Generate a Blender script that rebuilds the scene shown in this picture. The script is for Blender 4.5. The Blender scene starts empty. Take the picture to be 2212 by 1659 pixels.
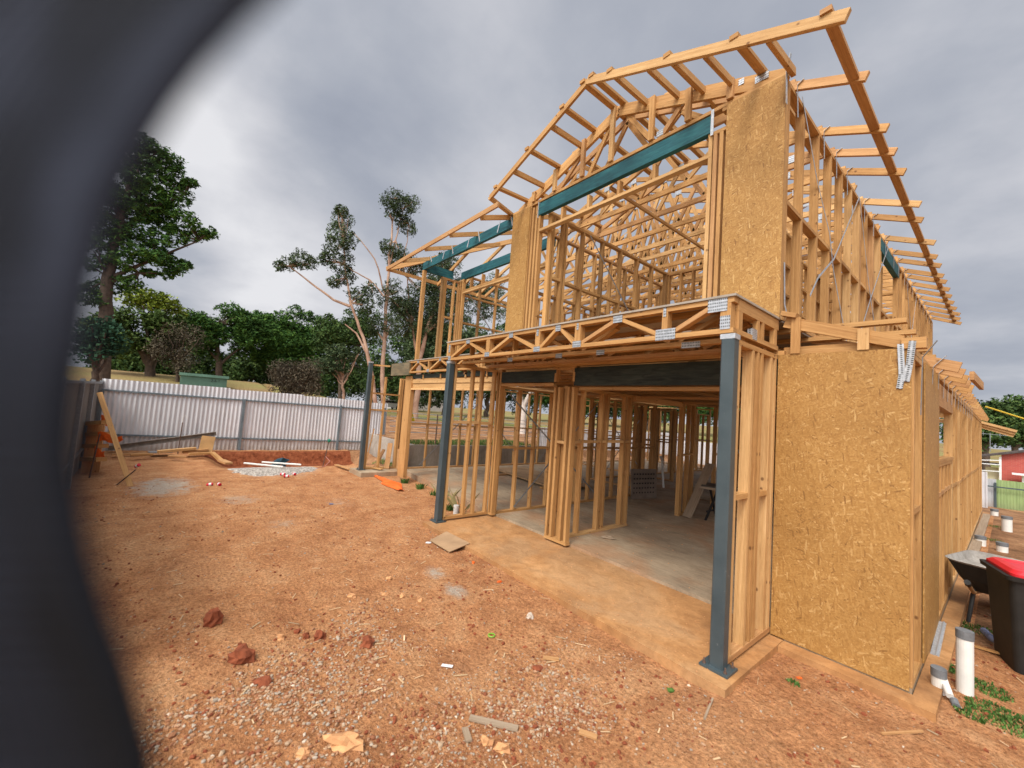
import bpy, math, random
from mathutils import Vector, Matrix, noise
V = Vector
R = math.radians
rnd = random.Random(7)
sc = bpy.context.scene
col = sc.collection

# ------------------------------------------------------------------ camera
CAM = V((1.534, -3.676, 1.973)); YAW, PIT, ROL, FPX = R(-50.86), R(3.82), R(4.17), 874.22
cf = V((math.sin(YAW)*math.cos(PIT), math.cos(YAW)*math.cos(PIT), math.sin(PIT)))
_r = V((math.cos(YAW), -math.sin(YAW), 0)); _u = _r.cross(cf)
cr = math.cos(ROL)*_r + math.sin(ROL)*_u
cu = -math.sin(ROL)*_r + math.cos(ROL)*_u
cd = bpy.data.cameras.new('camera'); cam = bpy.data.objects.new('camera', cd); col.objects.link(cam)
M = Matrix((cr, cu, -cf)).transposed().to_4x4(); M.translation = CAM
cam.matrix_world = M
cd.lens = 36*FPX/2212; cd.sensor_width = 36; cd.clip_start = .01; cd.clip_end = 3000
cd.dof.use_dof = True; cd.dof.focus_distance = 6.0; cd.dof.aperture_fstop = 1.35
sc.camera = cam

# ------------------------------------------------------------------ world
w = bpy.data.worlds.new('World'); sc.world = w; w.use_nodes = True
nt = w.node_tree; N = nt.nodes; L = nt.links; N.clear()
def nn(nt, t, **k):
    n = nt.nodes.new(t)
    for a, b in k.items():
        if a == 'i':
            for q, v in b.items(): n.inputs[q].default_value = v
        else: setattr(n, a, b)
    return n
def ramp(nt, fac, stops):
    n = nt.nodes.new('ShaderNodeValToRGB'); e = n.color_ramp.elements
    while len(e) < len(stops): e.new(.5)
    for q, (p, c) in zip(e, stops):
        q.position = p; q.color = (*c, 1) if len(c) == 3 else c
    nt.links.new(fac, n.inputs[0]); return n.outputs[0]
def math_(nt, op, a, b=None, c=None, clamp=False):
    n = nt.nodes.new('ShaderNodeMath'); n.operation = op; n.use_clamp = clamp
    for i, v in enumerate((a, b, c)):
        if v is None: continue
        if isinstance(v, (int, float)): n.inputs[i].default_value = v
        else: nt.links.new(v, n.inputs[i])
    return n.outputs[0]
def mix(nt, f, a, b, mode='MIX'):
    n = nt.nodes.new('ShaderNodeMix'); n.data_type = 'RGBA'; n.blend_type = mode
    for i, v in ((0, f), (6, a), (7, b)):
        if isinstance(v, (int, float)): n.inputs[i].default_value = v
        elif isinstance(v, tuple): n.inputs[i].default_value = (*v, 1)
        else: nt.links.new(v, n.inputs[i])
    return n.outputs[2]
SUN_AZ, SUN_EL = R(160), R(50)      # compass-like: direction the light comes from, x=sin, y=cos
sd = V((math.sin(SUN_AZ)*math.cos(SUN_EL), math.cos(SUN_AZ)*math.cos(SUN_EL), math.sin(SUN_EL)))
tc = nn(nt, 'ShaderNodeTexCoord')
def dotdir(v):
    n = nn(nt, 'ShaderNodeVectorMath', operation='DOT_PRODUCT'); L.new(tc.outputs['Generated'], n.inputs[0])
    n.inputs[1].default_value = v; return n.outputs['Value']
sep = nn(nt, 'ShaderNodeSeparateXYZ'); L.new(tc.outputs['Generated'], sep.inputs[0])
zz = math_(nt, 'ADD', math_(nt, 'MAXIMUM', sep.outputs[2], 0.0), .22)
cx = math_(nt, 'DIVIDE', sep.outputs[0], zz); cy = math_(nt, 'DIVIDE', sep.outputs[1], zz)
cmb = nn(nt, 'ShaderNodeCombineXYZ'); L.new(cx, cmb.inputs[0]); L.new(cy, cmb.inputs[1])
n1 = nn(nt, 'ShaderNodeTexNoise', i={'Scale': .85, 'Detail': 7, 'Roughness': .52, 'Distortion': .35}); L.new(cmb.outputs[0], n1.inputs[0])
n2 = nn(nt, 'ShaderNodeTexNoise', i={'Scale': 2.6, 'Detail': 6, 'Roughness': .55}); L.new(cmb.outputs[0], n2.inputs[0])
cl = math_(nt, 'ADD', math_(nt, 'MULTIPLY', n1.outputs[0], .72), math_(nt, 'MULTIPLY', n2.outputs[0], .28))
def blob(d, width, amt, src):
    a = math_(nt, 'MULTIPLY', math_(nt, 'SUBTRACT', dotdir(tuple(d.normalized())), 1.0), 1.0/width)
    g = math_(nt, 'POWER', 2.718, a)
    return math_(nt, 'ADD', src, math_(nt, 'MULTIPLY', g, amt))
def pdir(px, py): return (cf*FPX + cr*(px-1106) + cu*(829.5-py)).normalized()
for (px, py, wd, am) in ((350, 240, .009, .15), (430, 320, .012, .09), (500, 420, .010, .07), (545, 560, .010, .08), (600, 620, .012, .07), (700, 640, .01, .06), (1050, 600, .02, .1),
                         (760, 260, .03, -.10), (620, 130, .03, -.04), (950, 350, .02, -.04), (400, 640, .006, -.05), (1150, 60, .02, .03), (2100, 300, .04, .03), (2150, 640, .02, -.02)):
    cl = blob(pdir(px, py), wd, am, cl)
cl = math_(nt, 'ADD', math_(nt, 'MULTIPLY', math_(nt, 'SUBTRACT', cl, .5), 1.2), .555)
cc = ramp(nt, cl, [(.30, (.29, .32, .395)), (.45, (.385, .415, .49)), (.56, (.47, .495, .56)), (.68, (.62, .63, .68)), (.85, (.84, .84, .87))])
sky = nn(nt, 'ShaderNodeTexSky', sky_type='NISHITA', sun_disc=False, sun_elevation=SUN_EL, sun_rotation=SUN_AZ)
skys = mix(nt, 1.0, sky.outputs[0], (.05, .05, .05), 'MULTIPLY')
cc = mix(nt, .06, cc, skys)
# the cloud deck is thinner and brighter round the hidden sun (high, behind the viewer)
bs = dotdir(tuple(sd)); mr = nn(nt, 'ShaderNodeMapRange', interpolation_type='SMOOTHSTEP', i={'From Min': .50, 'From Max': .98, 'To Min': 1.0, 'To Max': 7.2}); L.new(bs, mr.inputs[0])
cc2 = nn(nt, 'ShaderNodeVectorMath', operation='SCALE'); L.new(mix(nt, math_(nt, 'MULTIPLY', math_(nt, 'SUBTRACT', mr.outputs[0], 1.0), .3, None, True), cc, mix(nt, 1.0, cc, (1.0, .93, .82), 'MULTIPLY')), cc2.inputs[0]); L.new(mr.outputs[0], cc2.inputs['Scale'])
bg = nn(nt, 'ShaderNodeBackground', i={'Strength': 1.0}); L.new(cc2.outputs[0], bg.inputs[0])
ow = nn(nt, 'ShaderNodeOutputWorld'); L.new(bg.outputs[0], ow.inputs[0])
sl = bpy.data.lights.new('sun', 'SUN'); sl.energy = 2.1; sl.angle = R(14); sl.color = (1, .93, .83)
so = bpy.data.objects.new('sun', sl); col.objects.link(so); so.rotation_euler = sd.to_track_quat('Z', 'Y').to_euler()
sc.view_settings.view_transform = 'Standard'; sc.view_settings.look = 'None'; sc.view_settings.exposure = 0.0; sc.view_settings.gamma = 1

# ------------------------------------------------------------------ materials
def mat(name, rough=.8, metal=0.0, spec=.3):
    m = bpy.data.materials.new(name); m.use_nodes = True; t = m.node_tree
    b = t.nodes['Principled BSDF']; b.inputs['Roughness'].default_value = rough; b.inputs['Metallic'].default_value = metal
    b.inputs['Specular IOR Level'].default_value = spec
    return m, t, b
def setc(t, b, c): t.links.new(c, b.inputs['Base Color'])
def bump(t, b, h, s=.4, d=.01):
    n = nn(t, 'ShaderNodeBump', i={'Strength': s, 'Distance': d}); t.links.new(h, n.inputs['Height']); t.links.new(n.outputs[0], b.inputs['Normal'])
def uvm(t, sx, sy, rot=0, isl=True):
    u = nn(t, 'ShaderNodeUVMap'); g = nn(t, 'ShaderNodeNewGeometry'); mp = nn(t, 'ShaderNodeMapping')
    mp.inputs['Scale'].default_value = (sx, sy, 1); mp.inputs['Rotation'].default_value = (0, 0, rot)
    t.links.new(u.outputs[0], mp.inputs[0])
    return mp.outputs[0]
def island(t): return nn(t, 'ShaderNodeNewGeometry').outputs['Random Per Island']
def nz(t, vec, scale, detail=4, rough=.55, dist=0, dim=None):
    n = nn(t, 'ShaderNodeTexNoise', i={'Scale': scale, 'Detail': detail, 'Roughness': rough, 'Distortion': dist})
    if vec is not None: t.links.new(vec, n.inputs['Vector'])
    return n.outputs[0]
def obj_co(t): return nn(t, 'ShaderNodeTexCoord').outputs['Object']

def wood(name, c1, c2, c3, knots=True, rough=.7):
    m, t, b = mat(name, rough)
    g = nz(t, uvm(t, 1.2, 45), 1.0, 5, .6, .6); f = nz(t, uvm(t, 9, 260), 1.0, 3, .6)
    big = nz(t, uvm(t, .9, 3), 1.0, 3)
    c = ramp(t, g, [(.3, c1), (.5, c2), (.72, c3)])
    c = mix(t, .35, c, ramp(t, f, [(.35, tuple(x*.75 for x in c1)), (.65, c3)]))
    isl = island(t)
    c = mix(t, 1.0, c, ramp(t, isl, [(0, (.62, .64, .66)), (.12, (.80, .74, .66)), (.3, (.92, .9, .86)), (.7, (1.06, 1.03, .98)), (.88, (1.18, 1.16, 1.10)), (1, (1.32, 1.34, 1.36))]), 'MULTIPLY')
    c = mix(t, 1.0, c, ramp(t, big, [(.3, (.84, .80, .76)), (.6, (1.04, 1.04, 1.04))]), 'MULTIPLY')
    if knots:
        vo = nn(t, 'ShaderNodeTexVoronoi', i={'Scale': 1.0, 'Randomness': 1}); t.links.new(uvm(t, 7.5, 9.5), vo.inputs['Vector'])
        sk = nn(t, 'ShaderNodeSeparateXYZ'); t.links.new(vo.outputs['Color'], sk.inputs[0])
        k = math_(t, 'MULTIPLY', ramp(t, vo.outputs['Distance'], [(.09, (1, 1, 1)), (.17, (0, 0, 0))]), math_(t, 'GREATER_THAN', sk.outputs[0], .62))
        c = mix(t, math_(t, 'MULTIPLY', k, .8), c, (.12, .045, .015))
    setc(t, b, c); bump(t, b, f, .25, .002); return m
PINE = wood('pine', (.33, .165, .055), (.475, .262, .098), (.61, .38, .165))
PINEW = wood('weathered_pine', (.34, .17, .07), (.47, .26, .11), (.58, .36, .18))
PINEL = wood('pale_pine', (.42, .235, .09), (.56, .345, .15), (.68, .46, .23))
PINEG = wood('grey_pine', (.22, .16, .11), (.32, .25, .18), (.42, .34, .26))

def lvl(name, c1, c2, c3):
    m, t, b = mat(name, .62); g = nz(t, uvm(t, 3, 22), 1.0, 5, .65, 1.0); h = nz(t, uvm(t, 1.4, 3), 1.0, 4)
    c = ramp(t, g, [(.3, c1), (.52, c2), (.75, c3)]); c = mix(t, 1.0, c, ramp(t, h, [(.35, (.7, .7, .7)), (.65, (1.15, 1.15, 1.15))]), 'MULTIPLY')
    setc(t, b, c); return m
TEAL = lvl('teal_lvl', (.009, .055, .072), (.016, .105, .128), (.035, .17, .18))
DARKL = lvl('dark_lvl', (.012, .016, .013), (.03, .04, .032), (.055, .06, .045))
BROWNP = lvl('treated_ply', (.10, .10, .065), (.19, .15, .09), (.26, .19, .11))

def osb(name, k=1.0):
    m, t, b = mat(name, .6)
    base = None; hs = None
    for i, (rot, sx, sy, off) in enumerate(((.5, 17, 80, 0), (-.9, 22, 105, 3.3), (1.45, 18, 85, 7.1), (-.25, 20, 100, 5.2), (2.3, 15, 78, 1.7), (.95, 22, 110, 9.1), (1.9, 18, 90, 4.4), (.1, 16, 86, 8.4))):
        u = nn(t, 'ShaderNodeUVMap'); dn = nn(t, 'ShaderNodeTexNoise', i={'Scale': 5.0, 'Detail': 1}); t.links.new(u.outputs[0], dn.inputs[0])
        ad = nn(t, 'ShaderNodeVectorMath', operation='MULTIPLY_ADD'); t.links.new(dn.outputs['Color'], ad.inputs[0]); ad.inputs[1].default_value = (.035, .035, 0); t.links.new(u.outputs[0], ad.inputs[2])
        r = nn(t, 'ShaderNodeMapping'); r.inputs['Rotation'].default_value = (0, 0, rot); r.inputs['Location'].default_value = (off, off*2, 0); t.links.new(ad.outputs[0], r.inputs[0])
        s = nn(t, 'ShaderNodeMapping'); s.inputs['Scale'].default_value = (sx, sy, 1); t.links.new(r.outputs[0], s.inputs[0])
        vo = nn(t, 'ShaderNodeTexVoronoi', i={'Scale': 1.0}); t.links.new(s.outputs[0], vo.inputs['Vector'])
        sp = nn(t, 'ShaderNodeSeparateXYZ'); t.links.new(vo.outputs['Color'], sp.inputs[0])
        c = ramp(t, sp.outputs[0], [(0, (.24, .118, .036)), (.06, (.345, .180, .053)), (.5, (.395, .216, .066)), (.9, (.44, .252, .084)), (1, (.56, .36, .15))])
        if base is None: base = c; hs = sp.outputs[1]
        else:
            sel = math_(t, 'GREATER_THAN', sp.outputs[1], .78)
            base = mix(t, sel, base, c)
    fine = nz(t, uvm(t, 60, 60), 1.0, 3); bg_ = nz(t, uvm(t, 1.1, 1.1), 1.0, 4)
    base = mix(t, 1.0, base, ramp(t, fine, [(.3, (.82, .8, .76)), (.7, (1.1, 1.1, 1.1))]), 'MULTIPLY')
    base = mix(t, 1.0, base, ramp(t, bg_, [(.3, (.86, .84, .8)), (.7, (1.08, 1.08, 1.06))]), 'MULTIPLY')
    setc(t, b, base); bump(t, b, sp.outputs[2], .2, .001); return m
OSB = osb('osb')

def steelpaint():
    m, t, b = mat('painted_steel', .42, 0, .5); o = obj_co(t)
    c = ramp(t, nz(t, o, 3, 6, .6), [(.3, (.036, .055, .064)), (.7, (.060, .084, .094))])
    c = mix(t, ramp(t, nz(t, o, 28, 5, .7), [(.66, (0, 0, 0)), (.72, (1, 1, 1))]), c, (.20, .22, .22))
    setc(t, b, c); bump(t, b, nz(t, o, 60), .1, .002); return m
STEEL = steelpaint()
def galv(name='galvanised', slots=False, dark=1.0):
    m, t, b = mat(name, .42, .55, .5); c = ramp(t, nz(t, uvm(t, 30, 30), 1, 4), [(.3, (.38*dark, .41*dark, .44*dark)), (.7, (.62*dark, .65*dark, .68*dark))])
    if slots:
        br = nn(t, 'ShaderNodeTexBrick', offset=.5, i={'Color1': (1, 1, 1, 1), 'Color2': (1, 1, 1, 1), 'Mortar': (0, 0, 0, 1), 'Scale': 1.0, 'Mortar Size': .004, 'Brick Width': .012, 'Row Height': .022})
        vo = nn(t, 'ShaderNodeTexVoronoi', i={'Scale': 1.0, 'Randomness': .0}); t.links.new(uvm(t, 62, 34), vo.inputs['Vector'])
        c = mix(t, ramp(t, vo.outputs['Distance'], [(.22, (1, 1, 1)), (.34, (0, 0, 0))]), c, (.06, .06, .06))
    setc(t, b, c); return m
GALV = galv(); PLATE = galv('nail_plate_steel', True); GALVD = galv('dull_galvanised', False, .6)

def simple(name, c, rough=.7, var=.25, scale=4, metal=0, spec=.35, c2=None, bs=0):
    m, t, b = mat(name, rough, metal, spec); o = obj_co(t); c2 = c2 or tuple(x*(1-var*1.4) for x in c)
    f = nz(t, o, scale, 6, .62)
    setc(t, b, ramp(t, f, [(.3, c2), (.68, c)]))
    if bs: bump(t, b, nz(t, o, scale*12, 4), bs, .004)
    return m

def dirt():
    m, t, b = mat('red_dirt', .95, 0, .1); g = nn(t, 'ShaderNodeNewGeometry').outputs['Position']
    a = nz(t, g, .55, 6, .6); c_ = nz(t, g, 3.2, 7, .68); f = nz(t, g, 34, 5, .72); ff = nz(t, g, 130, 3, .7)
    c = ramp(t, a, [(.32, (.37, .170, .080)), (.5, (.48, .235, .110)), (.68, (.58, .33, .175))])
    c = mix(t, .5, c, ramp(t, c_, [(.34, (.24, .080, .036)), (.50, (.46, .210, .096)), (.7, (.60, .36, .20))]))
    c = mix(t, 1.0, c, ramp(t, f, [(.30, (.48, .43, .36)), (.52, (1.0, .98, .92)), (.70, (1.42, 1.42, 1.32))]), 'MULTIPLY')
    c = mix(t, ramp(t, ff, [(.60, (0, 0, 0)), (.68, (.7, .7, .7))]), c, (.60, .43, .27))
    c = mix(t, ramp(t, nz(t, g, 60, 2, .6), [(.63, (0, 0, 0)), (.68, (.8, .8, .8))]), c, (.13, .045, .02))
    # grey dust and fines spilt on the red soil
    pm = None
    for (px_, py_, rx_, ry_, am) in ((-9.6, -3.75, 1.5, .8, 1.0), (-11.1, -1.4, 1.3, 1.5, .8), (-2.95, -1.0, .35, .22, .7), (-2.45, -1.05, .32, .2, .7), (-7.9, -2.6, .9, .7, .45), (-7.0, -1.0, .9, .5, .4), (-5.9, -2.2, .8, .5, .4)):
        vs_ = nn(t, 'ShaderNodeVectorMath', operation='SUBTRACT'); t.links.new(g, vs_.inputs[0]); vs_.inputs[1].default_value = (px_, py_, -.1)
        vm = nn(t, 'ShaderNodeVectorMath', operation='MULTIPLY'); t.links.new(vs_.outputs[0], vm.inputs[0]); vm.inputs[1].default_value = (1/rx_, 1/ry_, 0)
        vl = nn(t, 'ShaderNodeVectorMath', operation='LENGTH'); t.links.new(vm.outputs[0], vl.inputs[0])
        k_ = math_(t, 'MULTIPLY', math_(t, 'SUBTRACT', 1.0, vl.outputs['Value'], None, True), am)
        pm = k_ if pm is None else math_(t, 'MAXIMUM', pm, k_)
    pmn = math_(t, 'MULTIPLY', pm, math_(t, 'ADD', math_(t, 'MULTIPLY', nz(t, g, 6, 7, .75), 3.4), -.9))
    c = mix(t, ramp(t, pmn, [(.18, (0, 0, 0)), (.55, (.9, .9, .9))]), c, ramp(t, nz(t, g, 45, 4, .7), [(.35, (.27, .22, .17)), (.6, (.50, .44, .36))]))
    setc(t, b, c)
    h = math_(t, 'ADD', math_(t, 'MULTIPLY', c_, .9), math_(t, 'ADD', math_(t, 'MULTIPLY', f, .28), math_(t, 'MULTIPLY', ff, .1)))
    bump(t, b, h, 1.0, .09); return m
DIRT = dirt()
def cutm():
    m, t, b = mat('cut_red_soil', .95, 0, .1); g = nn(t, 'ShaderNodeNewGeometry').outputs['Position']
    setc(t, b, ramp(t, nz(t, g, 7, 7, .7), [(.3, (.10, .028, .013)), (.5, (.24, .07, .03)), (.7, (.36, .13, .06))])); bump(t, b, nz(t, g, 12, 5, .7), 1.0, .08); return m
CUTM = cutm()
def mulch():
    m, t, b = mat('dark_earth', .95, 0, .1); g = nn(t, 'ShaderNodeNewGeometry').outputs['Position']
    a = nz(t, g, 1.3, 6, .65); f = nz(t, g, 22, 5, .75)
    c = ramp(t, a, [(.35, (.16, .085, .045)), (.5, (.30, .16, .085)), (.65, (.44, .26, .14))])
    c = mix(t, 1.0, c, ramp(t, f, [(.3, (.5, .5, .48)), (.7, (1.35, 1.3, 1.25))]), 'MULTIPLY')
    setc(t, b, c); bump(t, b, f, .8, .05); return m
MULCH = mulch()
def park():
    m, t, b = mat('dry_grass', .95, 0, .1); g = nn(t, 'ShaderNodeNewGeometry').outputs['Position']
    mp = nn(t, 'ShaderNodeMapping'); mp.inputs['Scale'].default_value = (.09, .05, .09); t.links.new(g, mp.inputs[0])
    a = nz(t, mp.outputs[0], 1, 5, .6); f = nz(t, g, 9, 5, .7)
    c = ramp(t, a, [(.34, (.12, .14, .04)), (.46, (.25, .22, .085)), (.56, (.27, .19, .09)), (.70, (.17, .085, .045))])
    c = mix(t, 1.0, c, ramp(t, f, [(.3, (.72, .72, .7)), (.7, (1.2, 1.2, 1.2))]), 'MULTIPLY')
    setc(t, b, c); bump(t, b, f, .5, .05); return m
PARK = park()
def conc(name, c1, c2, c3, stain=None, streak=(2.2, 9, 2)):
    m, t, b = mat(name, .75, 0, .3); g = nn(t, 'ShaderNodeNewGeometry').outputs['Position']
    a = nz(t, g, 1.1, 7, .62, .4); f = nz(t, g, 40, 4, .7)
    c = ramp(t, a, [(.32, c1), (.5, c2), (.68, c3)])
    if stain:
        c = mix(t, ramp(t, nz(t, g, .8, 5, .6, .8), [(.48, (0, 0, 0)), (.62, (.75, .75, .75))]), c, stain)
    c = mix(t, 1.0, c, ramp(t, f, [(.3, (.86, .86, .86)), (.7, (1.08, 1.08, 1.08))]), 'MULTIPLY')
    mp = nn(t, 'ShaderNodeMapping'); mp.inputs['Scale'].default_value = streak; mp.inputs['Rotation'].default_value = (0, 0, .3); t.links.new(g, mp.inputs[0])
    c = mix(t, 1.0, c, ramp(t, nz(t, mp.outputs[0], 1.2, 6, .7, 1.2), [(.34, (.80, .77, .74)), (.6, (1.06, 1.06, 1.06))]), 'MULTIPLY')
    setc(t, b, c); bump(t, b, math_(t, 'ADD', f, math_(t, 'MULTIPLY', a, 2.0)), .3, .01); return m
SLABM = conc('slab_concrete', (.25, .19, .13), (.36, .28, .19), (.45, .36, .25), (.38, .22, .12))
PORCHM = conc('dusty_porch_concrete', (.29, .145, .060), (.44, .225, .088), (.54, .31, .140), (.40, .24, .12), (4, 5, 4))
GREYC = conc('grey_concrete', (.24, .22, .195), (.34, .31, .27), (.44, .40, .34))

def corrugated(name, c, c2, dirt_c=(.30, .24, .18), rough=.5, z0=0.0):
    m, t, b = mat(name, rough, .1, .4); o = obj_co(t)
    mp = nn(t, 'ShaderNodeMapping'); mp.inputs['Scale'].default_value = (5, 5, .5); t.links.new(o, mp.inputs[0])
    st = nz(t, mp.outputs[0], 1.2, 5, .65)
    cc = ramp(t, st, [(.3, c2), (.6, c)])
    s = nn(t, 'ShaderNodeSeparateXYZ'); t.links.new(o, s.inputs[0])
    k = nn(t, 'ShaderNodeMapRange', i={'From Min': .55, 'From Max': .0, 'To Min': 0, 'To Max': .75}); t.links.new(s.outputs[2], k.inputs[0])
    cc = mix(t, math_(t, 'MULTIPLY', k.outputs[0], ramp(t, nz(t, o, 3, 5), [(.3, (.3, .3, .3)), (.6, (1, 1, 1))])), cc, dirt_c)
    cc = mix(t, 1.0, cc, ramp(t, island(t), [(0, (.93, .93, .94)), (1, (1.05, 1.04, 1.05))]), 'MULTIPLY')
    setc(t, b, cc); return m
CORR = corrugated('corrugated_white', (.68, .685, .70), (.51, .515, .53))
CORRG = corrugated('corrugated_green', (.30, .40, .17), (.22, .32, .13), (.2, .24, .12))
CORRB = corrugated('corrugated_grey', (.42, .44, .45), (.33, .35, .36))
def leafm(name, c1, c2, c3):
    m, t, b = mat(name, .75, 0, .15); isl = island(t)
    c = ramp(t, isl, [(0, c1), (.5, c2), (1, c3)])
    c = mix(t, 1.0, c, ramp(t, nz(t, obj_co(t), .5, 3), [(.35, (.6, .6, .6)), (.65, (1.25, 1.25, 1.2))]), 'MULTIPLY')
    setc(t, b, c); return m
LPINE = leafm('pine_needles', (.018, .052, .014), (.052, .125, .027), (.12, .22, .04))
LDARK = leafm('dark_leaves', (.022, .048, .016), (.055, .105, .03), (.11, .165, .045))
LOLIVE = leafm('olive_leaves', (.03, .06, .015), (.07, .12, .03), (.13, .19, .05))
LYEL = leafm('lime_leaves', (.09, .14, .02), (.18, .24, .03), (.28, .33, .05))
LGUM = leafm('gum_leaves', (.03, .055, .025), (.06, .095, .042), (.12, .155, .07))
LBLUE = leafm('bluish_leaves', (.02, .07, .04), (.04, .11, .06), (.07, .16, .09))
LDRY = leafm('dry_twigs', (.06, .048, .032), (.115, .095, .065), (.19, .16, .11))
LDRYW = leafm('straw_weed', (.16, .17, .06), (.28, .25, .11), (.42, .36, .18))
LWEED = leafm('weed_leaves', (.03, .09, .015), (.07, .15, .03), (.14, .22, .06))
BARK = simple('bark', (.13, .09, .065), .9, .4, 6, bs=.5)
GBARK = simple('gum_bark', (.62, .42, .30), .8, .4, 1.2, c2=(.28, .15, .10), bs=.2)
WHITEP = simple('white_pvc', (.78, .77, .72), .4, .12, 8, spec=.5)
GREYCAP = simple('grey_tape', (.19, .20, .21), .6, .3, 20)
BLACKP = simple('black_plastic', (.022, .022, .022), .55, .3, 12, spec=.4)
BINP = simple('bin_plastic', (.020, .019, .017), .6, .35, 9, spec=.35, bs=.1)
REDP = simple('red_plastic', (.66, .02, .03), .38, .15, 3, spec=.5)
ORANGE = simple('orange_mesh_plastic', (.95, .16, .02), .6, .3, 6)
CLOD = simple('red_clod', (.30, .085, .035), .95, .5, 14, c2=(.14, .035, .015), bs=.8)
STONEY = simple('ochre_stone', (.66, .36, .16), .85, .4, 9, c2=(.42, .20, .09), bs=.5)
RUST = simple('rusty_steel', (.16, .10, .075), .8, .4, 12)
PLYM = simple('plywood', (.42, .27, .15), .75, .25, 3)
GREYB = simple('grey_board', (.24, .19, .15), .85, .25, 5)
RAILM = simple('painted_rail', (.16, .20, .225), .5, .25, 4)
DECKM = simple('deck_sheet', (.42, .37, .31), .8, .25, 5)
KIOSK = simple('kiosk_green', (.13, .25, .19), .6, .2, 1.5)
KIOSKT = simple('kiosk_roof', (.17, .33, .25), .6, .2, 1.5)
BRICK_, t_, b_ = mat('red_brick', .85)
br = nn(t_, 'ShaderNodeTexBrick', i={'Color1': (.45, .07, .05, 1), 'Color2': (.36, .05, .04, 1), 'Mortar': (.40, .16, .13, 1), 'Scale': 1.0, 'Mortar Size': .012, 'Brick Width': .24, 'Row Height': .086})
t_.links.new(uvm(t_, 1, 1), br.inputs['Vector']); setc(t_, b_, br.outputs['Color'])
TILES = simple('roof_tiles', (.10, .08, .075), .85, .4, 6)
CREAM = simple('cream_paint', (.68, .62, .42), .6, .1, 3)
WPAINT = simple('white_paint', (.78, .78, .78), .5, .08, 3)
GLASS = simple('dark_glass', (.03, .035, .04), .1, .1, 3, spec=.6)
CLOTH, tq, bq = mat('dark_cloth', .95, 0, .1)
setc(tq, bq, ramp(tq, nz(tq, obj_co(tq), 14, 2, .5, .4), [(.3, (.007, .008, .0105)), (.5, (.014, .017, .026)), (.7, (.030, .036, .055))]))
YEL = simple('yellow_rope', (.75, .55, .06), .6, .1, 3)
BLUEB = simple('clear_blue_plastic', (.25, .33, .55), .25, .5, 12)
TYRE = simple('tyre', (.02, .02, .02), .9, .2, 5)

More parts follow.
